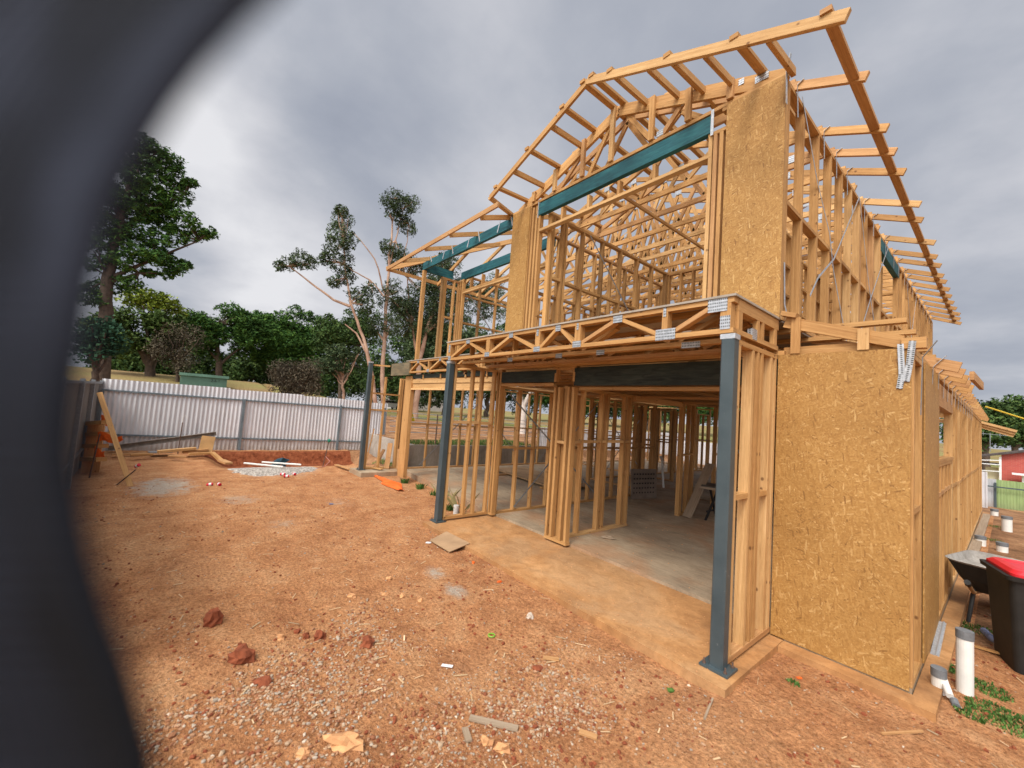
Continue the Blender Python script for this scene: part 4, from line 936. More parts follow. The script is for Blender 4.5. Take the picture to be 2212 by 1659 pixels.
tree('bare_bush', 'tall dry purplish brown bush between the forked tree and the broad pine', 'trees beyond the back fence', 36, (385, 812), fill(340, 425, 705, 800, 22, 14, 24), LDRY, BARK, .10, 330, 1, trunk_r=.12, thr=.2)
tree('pine_tree', 'broad flat topped pine above the green kiosk', 'trees beyond the back fence', 45, (475, 815), fill(405, 555, 665, 745, 46, 18, 30, lambda x, y: y > 665+((x-480)/80)**2*25) + [(470, 770, 20), (530, 760, 24)], LPINE, BARK, .19, 260, .6, trunk_r=.35, trunks=[([None, (472, 780), (468, 730), (470, 700)], .3, .1), ([(472, 790), (500, 765), (530, 745)], .15, .05), ([(472, 780), (440, 745), (420, 725)], .12, .04)])
tree('pine_tree', 'second pine with rounded top right of the kiosk', 'trees beyond the back fence', 47, (600, 830), fill(560, 700, 690, 790, 46, 18, 32, lambda x, y: y > 680+((x-620)/80)**2*18) + [(610, 680, 16), (640, 675, 18), (660, 684, 16), (680, 690, 14)], LPINE, BARK, .19, 260, .65, trunk_r=.3)
tree('leafy_tree', 'dark rounded tree just left of the leaning gum trunks', 'trees beyond the back fence', 42, (735, 855), fill(700, 800, 680, 770, 30, 18, 30) + [(700, 790, 20), (780, 790, 22)], LDARK, BARK, .17, 260, .8, trunk_r=.25, trunks=[([None, (735, 820), (725, 780), (705, 745)], .2, .05), ([(735, 830), (760, 790), (775, 750)], .15, .04), ([(735, 820), (742, 770)], .12, .04)])
tree('leafy_tree', 'low olive green tree with thin spreading branches behind the fence', 'trees beyond the back fence', 32, (745, 862), fill(695, 790, 745, 800, 14, 14, 22), LGUM, GBARK, .12, 240, .6, trunk_r=.12)
tree('bare_bush', 'round grey brown bush rising just over the fence', 'trees beyond the back fence', 26, (640, 860), fill(595, 690, 790, 850, 40, 13, 22, lambda x, y: ((x-643)/55)**2+((y-835)/65)**2 < 1), LDRY, BARK, .07, 620, .9, trunk_r=.1, thr=.15, cat='bush')
tree('leafy_tree', 'dark low shrubs under the pines behind the kiosk', 'trees beyond the back fence', 50, (560, 830), fill(500, 610, 780, 830, 22, 16, 24), LDARK, BARK, .2, 220, .8, trunk_r=.15, cat='shrub')
for k, (x0_, x1_, lb) in enumerate(((215, 330, 'dark undergrowth left below the tall pine'), (330, 430, 'dark undergrowth behind the forked tree'), (420, 520, 'dark undergrowth behind the green kiosk'), (600, 700, 'dark undergrowth behind the round bush'), (690, 800, 'dark undergrowth behind the gum trunks'), (800, 900, 'dark undergrowth right of the gum trunks'))):
    hz_ = 840+.079*((x0_+x1_)/2-410)
    tree('shrub', lb, 'undergrowth beyond the back fence', 55+k*2, ((x0_+x1_)/2, hz_-12), fill(x0_, x1_, hz_-85, hz_-6, 30, 16, 26), LDARK, BARK, .24, 130, .9, trunk_r=.12, cat='shrub')
# gum trees
tree('gum_tree', 'leaning gum tree with pale trunk and a long branch reaching left', 'gum trees beside the frame', 28, (822, 860),
     [(740, 475, 22), (735, 505, 26), (725, 535, 26), (755, 520, 20), (735, 570, 26), (745, 600, 20), (650, 560, 22), (625, 568, 18), (672, 568, 16), (605, 575, 12), (700, 560, 14), (775, 640, 22), (790, 655, 22), (800, 625, 16), (720, 610, 14), (738, 455, 14)],
     LGUM, GBARK, .14, 400, .9, .5, trunks=[([None, (800, 790), (785, 730), (757, 655), (748, 600), (742, 520)], .15, .03), ([(757, 662), (720, 648), (670, 610), (625, 575)], .10, .03), ([(800, 780), (770, 720), (745, 700)], .08, .03), ([(830, 640), (800, 605), (762, 585), (745, 570)], .06, .02)])
tree('gum_tree', 'tall slender gum tree with small high tufts beside the frame', 'gum trees beside the frame', 30, (832, 860),
     [(850, 430, 24), (870, 445, 26), (890, 440, 18), (845, 455, 18), (880, 490, 20), (868, 478, 14), (840, 545, 16), (862, 540, 14), (835, 530, 14), (850, 620, 18), (835, 645, 22), (860, 660, 20), (815, 700, 24), (845, 700, 24)],
     LGUM, GBARK, .14, 400, .95, .5, trunks=[([None, (830, 740), (836, 640), (842, 560), (848, 480), (858, 430)], .16, .03), ([(840, 575), (855, 520), (872, 450)], .07, .03), ([(834, 640), (810, 560), (780, 520), (760, 500)], .06, .02), ([(862, 590), (880, 520), (882, 480)], .04, .02)])
tree('gum_tree', 'spreading gum tree seen through the left upper balcony', 'gum trees beside the frame', 32, (900, 880),
     fill(860, 1000, 560, 720, 34, 18, 28) + [(885, 565, 20), (905, 580, 22)] + fill(980, 1085, 600, 700, 16, 16, 26), LGUM, GBARK, .14, 300, .9, .5, trunks=[([None, (905, 780), (925, 700), (950, 620)], .25, .06), ([(905, 790), (890, 700), (880, 600)], .12, .04), ([(920, 720), (980, 660), (1040, 640)], .12, .04)])
# belt of trees beyond the frame
belt = [(870, 60, 700, 'dark'), (960, 48, 690, 'gum'), (1050, 55, 700, 'dark'), (1130, 60, 730, 'dark'), (1220, 60, 760, 'pine'), (1310, 65, 790, 'dark'), (1400, 60, 800, 'dark'), (1500, 60, 810, 'pine'), (1600, 70, 830, 'dark')]
labs = ['dark bushy tree behind the small white car', 'grey green gum behind the left corner of the frame', 'dense dark tree behind the recessed upper balcony', 'dark tree behind the narrow upper strand board panel', 'pine visible between the studs of the porch', 'dark tree glimpsed deep through the ground floor door opening', 'dark tree glimpsed through the garage opening', 'pine glimpsed at the back of the garage', 'farthest tree glimpsed through the frame at right']
for (px, dist, top, kd), lb in zip(belt, labs):
    hz_ = 840+.079*(px-410)
    tree({'dark': 'leafy_tree', 'gum': 'gum_tree', 'pine': 'pine_tree'}[kd], lb, 'tree belt beyond the house', dist, (px, hz_+10), fill(px-60, px+60, top+15, hz_-25, 26, 20, 34), {'dark': LDARK, 'gum': LGUM, 'pine': LPINE}[kd], BARK, .24, 150, .85, 0, trunk_r=.35)
gw = tree('gum_tree', 'white trunked gum seen through the lower left wall studs', 'gum trees beside the frame', 24, (1180-50, 905), fill(1070, 1170, 800, 850, 10, 12, 20), LGUM, simple('white_bark', (.70, .62, .55), .8, .3, 2), .12, 200, .8, .4, trunks=[([None, (1128, 880), (1122, 850), (1110, 820)], .28, .1), ([(1128, 880), (1145, 850), (1160, 825)], .16, .06)])
tree('leafy_tree', 'tall green tree behind the brick house at right', 'trees behind the brick house', 75, (2130, 990), fill(2095, 2165, 880, 950, 34, 16, 26), LDARK, BARK, .28, 130, .85, trunk_r=.4)
tree('leafy_tree', 'second tall tree behind the brick house at the frame edge', 'trees behind the brick house', 80, (2190, 990), fill(2150, 2240, 875, 950, 34, 16, 28), LDARK, BARK, .28, 130, .85, trunk_r=.4)
tree('leafy_tree', 'lower tree left of the brick house roof', 'trees behind the brick house', 66, (2085, 985), fill(2050, 2120, 900, 965, 22, 16, 24), LDARK, BARK, .28, 130, .85, trunk_r=.3)

# ------------------------------------------------------------------ yard objects
def gz(x, y): return H(x, y)+lump(x, y)
def rockthing(name, x, y, sx, sy, sz, mt, label, cat='stone', group=None, rz=.88):
    z = gz(x, y); m = MB(); m.rock((x, y, z+sz*.42), sx, sy, sz, rz, 12, .45); o = m.build(name, mt, None, label, cat, group, loc=(x, y, z)); return o
for a in [(-3.0, -3.25, .075, .07, .085, CLOD, 'upright red brown clod, farthest of the two biggest in the left foreground'), (-2.25, -3.11, .09, .065, .07, CLOD, 'wide red brown clod in the left foreground, right of the upright one'),
          (-1.88, -3.01, .06, .045, .03, CLOD, 'low flat reddish clod between the wide clod and the ochre stone'), (-1.94, -2.23, .06, .06, .04, CLOD, 'crumbly dark red clod at the right of the pebble patch'),
          (-2.27, -2.53, .045, .04, .045, CLOD, 'small dark clod among pebbles behind the ochre stone'), (-2.35, -2.62, .03, .03, .03, CLOD, 'tiny clod touching the small dark clod'), (-2.49, -2.66, .028, .025, .022, CLOD, 'tiny red clod left of the small dark clod')]:
    rockthing('dirt_clod', *a[:6], a[6], 'clod', 'dirt clods on the yard')
for a in [(-1.0, -2.7, .125, .055, .045, STONEY, 'largest smooth ochre stone at the bottom of the picture'), (-1.06, -2.92, .04, .03, .03, STONEY, 'orange red stone just below the largest ochre stone'), (-2.43, -2.80, .035, .03, .03, STONEY, 'pinkish stone behind the wide clod'),
          (-2.41, -1.49, .035, .035, .03, STONEY, 'round tan stone midway to the porch edge'), (-3.1, -1.56, .035, .03, .025, STONEY, 'small brown stone far from the porch edge'), (-1.54, -.72, .035, .035, .03, simple('pale_stone', (.62, .52, .42), .8), 'round pale stone close to the porch slab'),
          (-2.78, -1.74, .045, .03, .02, STONEY, 'flat ochre stone beside a wood sliver'), (-2.62, -1.60, .035, .03, .02, STONEY, 'flat ochre stone right of the brown stone'), (-.56, -1.97, .04, .03, .025, STONEY, 'tan stone at the bottom centre next to dry straws'), (-.46, -1.92, .045, .035, .025, STONEY, 'brown tan stone at the bottom centre edge'),
          (-.91, -1.2, .045, .04, .02, CLOD, 'reddish flat stone on the gravel spread'), (-2.9, -2.05, .05, .04, .02, STONEY, 'yellow flat stone at the back of the pebble patch')]:
    rockthing('stone', *a[:6], a[6], 'stone', 'stones on the yard')
# gravel: pebbles nobody could count
m = MB(); tries = 0; npb = 0
def inslab(x, y): return (y > -.27 and -4.85 < x < .2) or (y > .84 and x > 0 and x < 1.2) or (y > 1.0 and x < 1.2)
vv, ff = [], []
while npb < 15000 and tries < 400000:
    tries += 1
    u = rnd.random(); dist = .9 + 11*u*u; az = YAW + R(rnd.uniform(-54, 54)); x = CAM.x+math.sin(az)*dist; y = CAM.y+math.cos(az)*dist
    if inslab(x, y) or x > 2.2 or y < -4.9: continue
    d = noise.noise(V((x*.8+3, y*.8, 1)))*.8 + noise.noise(V((x*2.5, y*2.5, 7)))*.6
    near = 1-sstep(2.0, 7.0, dist)
    # gravel gathers along the porch edge and in the foreground
    edge = math.exp(-abs(y+.45)/.25) if -4.8 < x < .3 and y < -.25 else 0
    bl = math.exp(-((x+1.3)**2+(y+2.9)**2)/.9)*.9 + math.exp(-((x+2.6)**2+(y+2.0)**2)/.5)*.45 + math.exp(-((x+.6)**2+(y+1.3)**2)/.35)*.55 + math.exp(-((x-.3)**2+(y+.75)**2)/.1)*.3
    pr = -.26 + .16*near + .7*d + bl*.55 + edge*.28
    if rnd.random() > max(.035, pr): continue
    s = rnd.uniform(.0032, .0085)*(1+.5*(bl > .4)) * (1.5 if rnd.random() < .06 else 1)
    if dist > 6: s *= 1.3
    m.rock((x, y, gz(x, y)+s*.3), s*rnd.uniform(.8, 1.5), s*rnd.uniform(.8, 1.3), s*rnd.uniform(.5, .9), rnd.random()*6, 5, .5); npb += 1
PEB, tp, bp_ = mat('pebbles', .85, 0, .2)
setc(tp, bp_, ramp(tp, island(tp), [(0, (.20, .065, .032)), (.25, (.32, .15, .075)), (.5, (.38, .22, .125)), (.78, (.40, .29, .19)), (.92, (.30, .25, .20)), (1, (.56, .47, .36))]))
m.build('gravel', PEB, None, kind='stuff')
# crumbs of red soil
m = MB()
for _ in range(6000):
    u = rnd.random(); dist = 1.2 + 11*u*u; az = YAW + R(rnd.uniform(-54, 54)); x = CAM.x+math.sin(az)*dist; y = CAM.y+math.cos(az)*dist
    if inslab(x, y) or x > 2.2 or y < -4.9: continue
    if noise.noise(V((x*1.1+9, y*1.1, 1))) < .05 and rnd.random() > .12: continue
    s = rnd.uniform(.005, .016); m.rock((x, y, gz(x, y)+s*.3), s*1.2, s, s*.8, rnd.random()*6, 5, .6)
m.build('soil_crumbs', CLOD, None, kind='stuff')
# straw and wood slivers
m = MB()
for _ in range(500):
    u = rnd.random(); dist = 1.5 + 11*u; az = YAW + R(rnd.uniform(-52, 52)); x = CAM.x+math.sin(az)*dist; y = CAM.y+math.cos(az)*dist
    if inslab(x, y) or x > 2.2 or y < -4.9: continue
    a = rnd.random()*3.14; l = rnd.uniform(.015, .06); z = gz(x, y)+.006
    m.bar((x-l*math.cos(a), y-l*math.sin(a), z), (x+l*math.cos(a), y+l*math.sin(a), z+.004), .003, rnd.uniform(.003, .012))
m.build('wood_slivers', wood('sliver', (.45, .30, .17), (.62, .45, .27), (.74, .58, .38), False), None, kind='stuff')
m = MB()
for _ in range(900):
    x = rnd.uniform(-4.7, .1); y = -.22 + 1.3*rnd.random()**2 if rnd.random() < .6 else rnd.uniform(1.2, 5); z_ = -.028 if y < 1.15 else .006
    if y > 1.15: x = rnd.uniform(-9.5, .8)
    q_ = rnd.uniform(.002, .007)*(1 if y < 1.15 else 1.5); m.rock((x, y, z_+q_*.4), q_*1.5, q_, q_*.6, rnd.random()*6, 5, .5)
m.build('slab_crumbs', STONEY, None, kind='stuff')
# single offcuts
def plank(name, p, q, a, b, mt, label, cat='timber', group=None):
    m = MB(); m.bar(p, q, a, b); p = V(p); return m.build(name, mt, None, label, cat, group, loc=tuple(p))
plank('wood_offcut', (-.78, -1.95, gz(-.78, -1.95)+.012), (-.52, -1.74, gz(-.52, -1.74)+.012), .014, .045, PINEG, 'grey brown flat offcut on the dirt at bottom centre', group='offcuts on the dirt')
plank('wood_offcut', (-.98, -1.07, gz(-.98, -1.07)+.012), (-.88, -.98, gz(-.88, -.98)+.012), .012, .04, PINEW, 'short tan offcut lying midway along the porch gravel', group='offcuts on the dirt')
plank('wood_offcut', (-.73, -2.02, gz(-.73, -2.02)+.01), (-.62, -2.06, gz(-.62, -2.06)+.012), .012, .04, PINEG, 'short dark chip just below the flat offcut', group='offcuts on the dirt')
plank('wood_offcut', (-.27, -1.42, gz(-.27, -1.42)+.012), (-.17, -1.36, gz(-.17, -1.36)+.012), .012, .04, PINEW, 'short tan chip at the bottom right of the gravel spread', group='offcuts on the dirt')
plank('wood_stick', (.12, -.36, gz(.12, -.36)+.02), (.18, -.62, gz(.18, -.62)+.01), .012, .014, PINEG, 'thin dark stick near the corner of the porch slab', 'stick')
plank('wood_stick', (1.15, .55, gz(1.15, .55)+.02), (.98, .25, gz(.98, .25)+.01), .012, .014, PINEW, 'thin pale stick on the dirt at the lower right', 'stick')
def rub(name, x, y, s, mt, label, cat): m = MB(); m.rock((x, y, gz(x, y)+s*.3), s, s*.6, s*.35, rnd.random()*3, 8, .6); m.build(name, mt, None, label, cat, loc=(x, y, gz(x, y)))
rub('orange_scrap', -2.98, -.44, .032, ORANGE, 'scrap of orange plastic close to the plywood sheet', 'plastic scrap')
rub('orange_scrap', -2.36, -.48, .03, ORANGE, 'scrap of orange plastic nearer the camera along the porch edge', 'plastic scrap')
rub('orange_scrap', .42, .55, .022, ORANGE, 'scrap of orange plastic in the bay below the strand board', 'plastic scrap')
rub('green_tuft', -.13, -.51, .035, LWEED, 'small green weed tuft by the porch slab', 'weed')
m = MB(); m.tube([(-1.49+.03*math.cos(a), -1.24+.03*math.sin(a), gz(-1.49, -1.24)+.012) for a in [i*math.pi/6 for i in range(13)]], .006, 5); m.build('green_ring', simple('lime_plastic', (.22, .48, .05), .5), None, 'small lime green plastic ring on the dirt', 'ring', loc=(-1.49, -1.24, -.1))
z = gz(-1.34, -1.8); m = MB(); m.bar((-1.37, -1.83, z+.012), (-1.30, -1.77, z+.016), .004, .03); m.build('paper_tag', WPAINT, None, 'small white paper tag on the dirt in the foreground', 'tag', loc=(-1.34, -1.8, z))
z = gz(-3.8, -.65)
for x, y, lb in ((-3.98, -.62, 'small white packet left of the plywood sheet'), (-6.9, -1.2, 'small bluish wrapper out on the open dirt')):
    m = MB(); zz_ = gz(x, y); m.bar((x, y, zz_+.015), (x+.06, y+.05, zz_+.02), .012, .04); m.build('wrapper', BLUEB if x < -5 else WPAINT, None, lb, 'wrapper', loc=(x, y, zz_))
# plywood sheet resting on slab edge
m = MB(); a = [V((-4.05, -.52, -.085)), V((-3.42, -.55, -.060)), V((-3.50, -.16, -.022)), V((-4.14, -.18, -.022))]
up = V((0, 0, .010)); m.hexa([a[0], a[1], a[3], a[2], a[0]+up, a[1]+up, a[3]+up, a[2]+up], (.6, .45, .018)); m.build('plywood_offcut', PLYM, None, 'square plywood offcut leaning on the left end of the porch edge', 'plywood', loc=(-3.8, -.35, -.09))
# --- on the slab
m = MB(); m.bar((-5.75, 4.6, .085), (-9.0, 5.0, .085), .02, 1.3, (0, 0, 1)); m.bar((-5.8, 4.6, .064), (-9.0, 5.0, .064), .018, 1.28, (0, 0, 1)); m.build('board_stack', simple('ply_sheet', (.46, .29, .15), .8, .3, 2), None, 'low stack of brown sheets on the slab seen through the studs', 'board stack', loc=(-7.3, 4.8, 0))
for x, y in ((-6.2, 4.2), (-8.2, 4.3)):
    plank('timber_block', (x, y-.35, .03), (x, y+1.4, .03), .05, .09, PINE, 'pine bearer under the near end of the board stack' if x > -7 else 'pine bearer under the far end of the board stack', group='bearers under the board stack')
hb = thing('slotted_board', 'grey brown board with rows of slots leaning on studs inside', 'board', (-4.35, 5.6, 0))
m = MB(); m.bar((-4.40, 5.2, .38), (-4.22, 6.05, .38), .74, .02, (-.05, .12, 1)); m.build('board', GREYB, hb)
m = MB()
for r_ in range(5):
    for c_ in range(8):
        t = .12+.76*c_/7; x = -4.40+.18*t; y = 5.2+.85*t; m.bar((x+.02-.012, y-.04, .16+.115*r_), (x+.024, y-.015, .175+.115*r_), .03, .02)
m.build('slot', BLACKP, hb, kind='stuff')
tb = thing('folding_table', 'low folding trestle bench with dark top standing in the garage', 'work bench', (-2.05, 5.3, 0))
m = MB(); m.bar((-2.62, 5.25, .70), (-1.35, 5.55, .70), .03, .55, (0, 0, 1)); m.build('table_top', simple('bench_top', (.08, .065, .05), .6), tb)
m = MB(); m.bar((-2.58, 4.98, .665), (-1.32, 5.28, .665), .045, .03); m.build('apron', PINEG, tb)
for x, y in ((-2.45, 5.05), (-1.5, 5.25)):
    for s_ in (-1, 1): m = MB(); m.bar((x-.0, y-.25*s_+.2, .0), (x+.06, y+.22*s_+.2, .68), .04, .03, (1, 0, 0)); m.build('leg', BLACKP, tb)
    m = MB(); m.bar((x, y-.2+.2, .18), (x, y+.2+.2, .18), .03, .02); m.build('stretcher', BLACKP, tb)
plank('leaning_plank', (-2.72, 4.75, 0.03), (-2.55, 5.35, 1.15), .02, .22, PINEG, 'grey plank leaning beside the folding bench', 'plank')
plank('leaning_board', (-2.35, 5.9, .03), (-2.3, 6.1, .85), .02, .5, PINEW, 'wide brown board standing behind the folding bench', 'board')
m = MB()
for k in range(4): m.bar((-4.0+.05*k, 7.3, .03+.03*k), (-2.2+.03*k, 7.6+.06*k, .03+.03*k), .02, .25)
m.build('timber_pile', PINEG, None, 'low pile of grey brown boards on the slab behind the slotted board', 'timber pile', loc=(-3, 7.5, 0))
m = MB(); m.tube([(-5.2, 7.9, .9), (-5.1, 7.8, .82), (-4.9, 7.6, .05)], [.05, .035, .03], 8); m.build('white_pipe', WHITEP, None, 'bent white pipe leaning behind the slotted board', 'pipe', loc=(-4.9, 7.6, 0))
m = MB(); m.rock((-2.62, 1.95, .03), .12, .03, .025, .6, 8, .5); m.build('debris_heap', PINEG, None, 'small dark scrap on the slab by the short partition', 'debris', loc=(-2.6, 1.95, 0))
m = MB(); m.rock((-7.6, 3.4, .03), .05, .03, .02, .3); m.build('slab_scrap', PINEG, None, 'tiny scrap lying on the left part of the slab', 'debris', loc=(-7.6, 3.4, 0))

# --- left wing clutter
for (x, y, tx, ty, h, w_, lb) in ((-10.5, .75, -10.45, .9, 1.15, .1, 'tall brown plank propped in the far corner by the steel post'), (-10.25, .95, -10.3, 1.2, .55, .12, 'short pale plank propped between the far studs'), (-10.1, 1.25, -10.22, 1.35, .75, .14, 'wide pale plank standing against the far stud'), (-9.85, 1.5, -10.0, 1.55, .6, .1, 'short plank leaning right of the far stud')):
    plank('propped_plank', (x, y, .01), (tx, ty, h), .03, w_, PINEW, lb, 'plank')
m = MB(); m.bar((-10.4, .78, .03), (-9.8, 1.0, .05), .03, .1); m.build('timber_offcut', PINE, None, 'timber offcut lying on the slab between the far studs', 'timber', loc=(-10.1, .9, 0))
m = MB(); m.rock((-12.0, 2.6, 1.5), .2, .25, .3, 0, 8, .8); m.build('yellow_bag', simple('yellow_plastic', (.85, .75, .05), .5), None, 'yellow plastic bag beyond the far studs', 'bag', loc=(-12, 2.6, 1.2))
m = MB(); m.bar((-11.6, .25, -.07), (-10.4, .35, -.03), .03, .10); m.build('edge_board', PINEW, None, 'tan board on the ground left of the far steel post', 'board', loc=(-11, .3, -.1))
# orange mesh on ground
m = MB(); pts = []
for i in range(13):
    t = i/12; cx_ = -9.9+2.3*t; cy_ = .72+.08*math.sin(t*4)-.05*t; wd = .04+.20*math.sin(min(1, t*1.05)*math.pi*.95)**1.5*(1.2 if t > .5 else .5)
    pts.append([(cx_+.05*s_, cy_+wd*s_*.9, gz(cx_, cy_)+.015+.10*(1-abs(s_))*abs(math.sin(t*9))*t+.02*rnd.random()) for s_ in (-1, -.5, 0, .5, 1)])
for a, b in zip(pts[:-1], pts[1:]):
    for k in range(4): m.quad([a[k], a[k+1], b[k+1], b[k]])
o = m.build('orange_mesh', ORANGE, None, 'crumpled orange safety mesh lying on the dirt before the left corner', 'safety mesh', loc=(-8.9, .7, -.1)); md = o.modifiers.new('s', 'SOLIDIFY'); md.thickness = .006
rub('white_cup', -9.7, .72, .05, WPAINT, 'white crushed cup at the tip of the orange mesh', 'cup')
# pots with twigs near the post: capped pvc stubs
def pvc(x, y, r, h, label, capm=GREYCAP, lean=(0, 0), z0=None, caph=.06, capr=1.06, group='pvc pipe stubs'):
    z = (gz(x, y) if z0 is None else z0)-.03; t = thing('pipe_stub', label, 'pipe', (x, y, z), group)
    top = V((x+lean[0], y+lean[1], z+h)); d = (top-V((x, y, z))).normalized()
    m = MB(); m.tube([(x, y, z), tuple(top)], r, 20); m.build('pipe', WHITEP, t, smooth=False)
    m = MB(); m.tube([tuple(top-d*caph), tuple(top+d*.006)], r*capr, 20); m.build('cap', capm, t); return t
pvc(-5.05, .55, .05, .25, 'white pipe stub just left of the left steel post', WHITEP)
pvc(-5.75, .62, .065, .17, 'short wide white stub with weeds left of the left steel post', WHITEP)
def weed(name, x, y, n, h, spread, label, cat='weed', mt=LWEED, z0=None, blade=.012, group=None):
    m = MB(); z = gz(x, y) if z0 is None else z0
    for _ in range(n):
        a = rnd.random()*6.28; r = spread*math.sqrt(rnd.random()); bx, by = x+r*math.cos(a), y+r*math.sin(a); zb_ = gz(bx, by) if z0 is None else z0
        hh = h*rnd.uniform(.4, 1.1); la = rnd.random()*6.28; ln = hh*rnd.uniform(.2, .9); p = V((bx, by, zb_-.01)); q = p+V((math.cos(la)*ln, math.sin(la)*ln, hh)); wv = V((-math.sin(la), math.cos(la), 0))*blade
        mid = p.lerp(q, .55)+V((0, 0, hh*.15)); m.quad([p-wv*.5, p+wv*.5, mid+wv*.8, q, mid-wv*.8])
    return m.build(name, mt, None, label, cat, group, loc=(x, y, z))
weed('dry_weed', -5.72, .72, 14, .5, .05, 'spindly dry weed rising behind the wide white stub', mt=LDRYW, blade=.0025); weed('dry_weed', -5.08, .68, 14, .5, .04, 'spindly dry weed rising behind the narrow white stub', mt=LDRYW, blade=.0025)
for x, y, n, lb in ((-8.6, 1.15, 60, 'small green weed farthest along the slab edge'), (-7.8, 1.2, 90, 'bushy green weed at the middle of the slab edge'), (-7.0, 1.15, 40, 'small green weed nearest along the slab edge'), (-5.68, .8, 70, 'green weed in the wide white stub')):
    weed('green_weed', x, y, n, .14, .09, lb)

# --- fence corner: prop, pickets, timber, steel beam, cans
m = MB(); a = V((-9.8, -4.26, gz(-9.8, -4.26)-.03)); b = W(121.6, 823, 12.3)
b = V((-10.9, -5.02, 1.72)); m.bar(a, b, .09, .045, (0, 1, 0)); m.build('prop_timber', PINE, None, 'long pine timber propped against the left fence', 'timber', loc=tuple(a))
m = MB(); m.tube([(-9.97, -4.53, gz(-9.97, -4.53)-.05), (-9.78, -4.22, .22)], .012, 6); m.build('ground_stake', RUST, None, 'short rusty stake crossing the foot of the propped timber', 'stake', loc=(-9.97, -4.53, -.1))
def can(x, y, z, d, label):
    t = thing('drink_can', label, 'can', (x, y, z), 'empty cans on the yard'); d = V(d).normalized(); p = V((x, y, z+.033))
    m = MB(); m.tube([p-d*.06, p-d*.052, p+d*.052, p+d*.06], [.025, .033, .033, .026], 12); m.build('can_body', simple('can_red', (.60, .03, .05), .35, .1, 3, .3), t)
    m = MB(); m.tube([p-d*.015, p+d*.03], .0338, 12, False); m.build('label_band', WPAINT, t)
can(-9.74, -4.20, .27, (.8, .5, .5), 'red and white can stuck on the stake by the propped timber')
can(-9.48, -2.98, gz(-9.48, -2.98), (.2, 1, .2), 'left of the two cans lying together on open dirt'); can(-9.42, -2.82, gz(-9.42, -2.82), (1, .3, 0), 'right of the two cans lying together on open dirt')
can(-10.0, -1.40, gz(-10, -1.4), (.3, 1, 0), 'can nearest the camera on the grey gravel patch'); can(-10.35, -1.42, gz(-10.35, -1.42), (.6, 1, .1), 'leftmost can on the grey gravel patch'); can(-10.36, -1.15, gz(-10.36, -1.15), (1, .2, 0), 'rightmost can on the grey gravel patch')
# orange flags and blocks at the left fence
for (x, y, z, dx, dz, lb) in ((-13.3, -5.20, .95, .30, .28, 'upper orange flag of mesh hooked on the fence end timbers'), (-11.0, -4.98, .75, .55, .22, 'middle orange mesh strip flying from the rusty picket'), (-11.2, -5.02, .35, .25, .35, 'lower orange mesh scrap hanging against the left fence')):
    m = MB(); g_ = 6
    for i in range(g_):
        for k in range(3):
            def P_(i, k): u = i/g_; v = k/3; return (x+dx*u*.6, y+dx*u*.8+.02*math.sin(u*9+k), z+dz*(v-.5)*(1-.6*u)+.04*math.sin(u*7))
            m.quad([P_(i, k), P_(i+1, k), P_(i+1, k+1), P_(i, k+1)])
    o = m.build('orange_flag', ORANGE, None, lb, 'safety mesh', loc=(x, y, z)); md = o.modifiers.new('s', 'SOLIDIFY'); md.thickness = .005
for k, (x, y, z, lb) in enumerate(((-12.2, -5.15, 1.05, 'topmost of the pine blocks stacked at the left fence'), (-12.1, -5.12, .80, 'second highest of the pine blocks stacked at the left fence'), (-11.9, -5.12, .55, 'third highest of the pine blocks stacked at the left fence'), (-11.7, -5.1, .28, 'lowest of the pine blocks stacked at the left fence'))):
    plank('pine_block', (x-.1, y-.1, z-.1), (x+.75, y+.25, z), .09, .18, PINE, lb, 'timber', 'pine blocks at the left fence')
m = MB(); m.box(-11.75, -11.6, -5.22, -4.92, -.15, .22); m.box(-12.4, -12.2, -5.28, -5.0, -.15, .98); m.build('block_stand', PINEW, None, 'rough timber stand holding the pine blocks at the left fence', 'timber stand', loc=(-12, -5.1, -.15))
for (x, y, h, lb, lean) in ((-10.93, -5.0, .95, 'rusty star picket carrying the orange strip', .08), (-14.3, -3.55, .95, 'rusty star picket standing in front of the steel beam', .02), (-12.3, .05, .85, 'thin steel picket with a green cap in the cut by the fence', .1)):
    t = thing('star_picket', lb, 'picket', (x, y, gz(x, y)), 'steel pickets'); m = MB(); m.tube([(x, y, gz(x, y)-.05), (x+lean, y+lean, gz(x, y)+h)], .014, 6); m.build('stake', RUST, t)
    if 'green' in lb: m = MB(); m.rock((x+lean, y+lean, gz(x, y)+h+.02), .05, .05, .06, 0, 8, .1); m.build('cap', simple('teal_cap', (.02, .22, .14), .5), t)
    elif 'front' in lb: m = MB(); m.tube([(x+lean, y+lean, gz(x, y)+h), (x+lean+.02, y+lean+.0, gz(x, y)+h+.18), (x+lean, y+lean+.06, gz(x, y)+h+.22), (x+lean, y+lean+.08, gz(x, y)+h+.14)], .008, 5); m.build('hook', WHITEP, t)
m = MB(); p = V((-14.55, -5.1, .10)); q = V((-14.6, -2.65, .56))
for dz in (-.06, .06): m.bar(p+V((0, 0, dz)), q+V((0, 0, dz)), .012, .12)
m.bar(p, q, .11, .012); m.build('steel_beam', simple('grimy_steel', (.30, .26, .22), .6, .4, 8, .2), None, 'long grey steel beam leaning along the back fence', 'steel beam', loc=tuple(p))
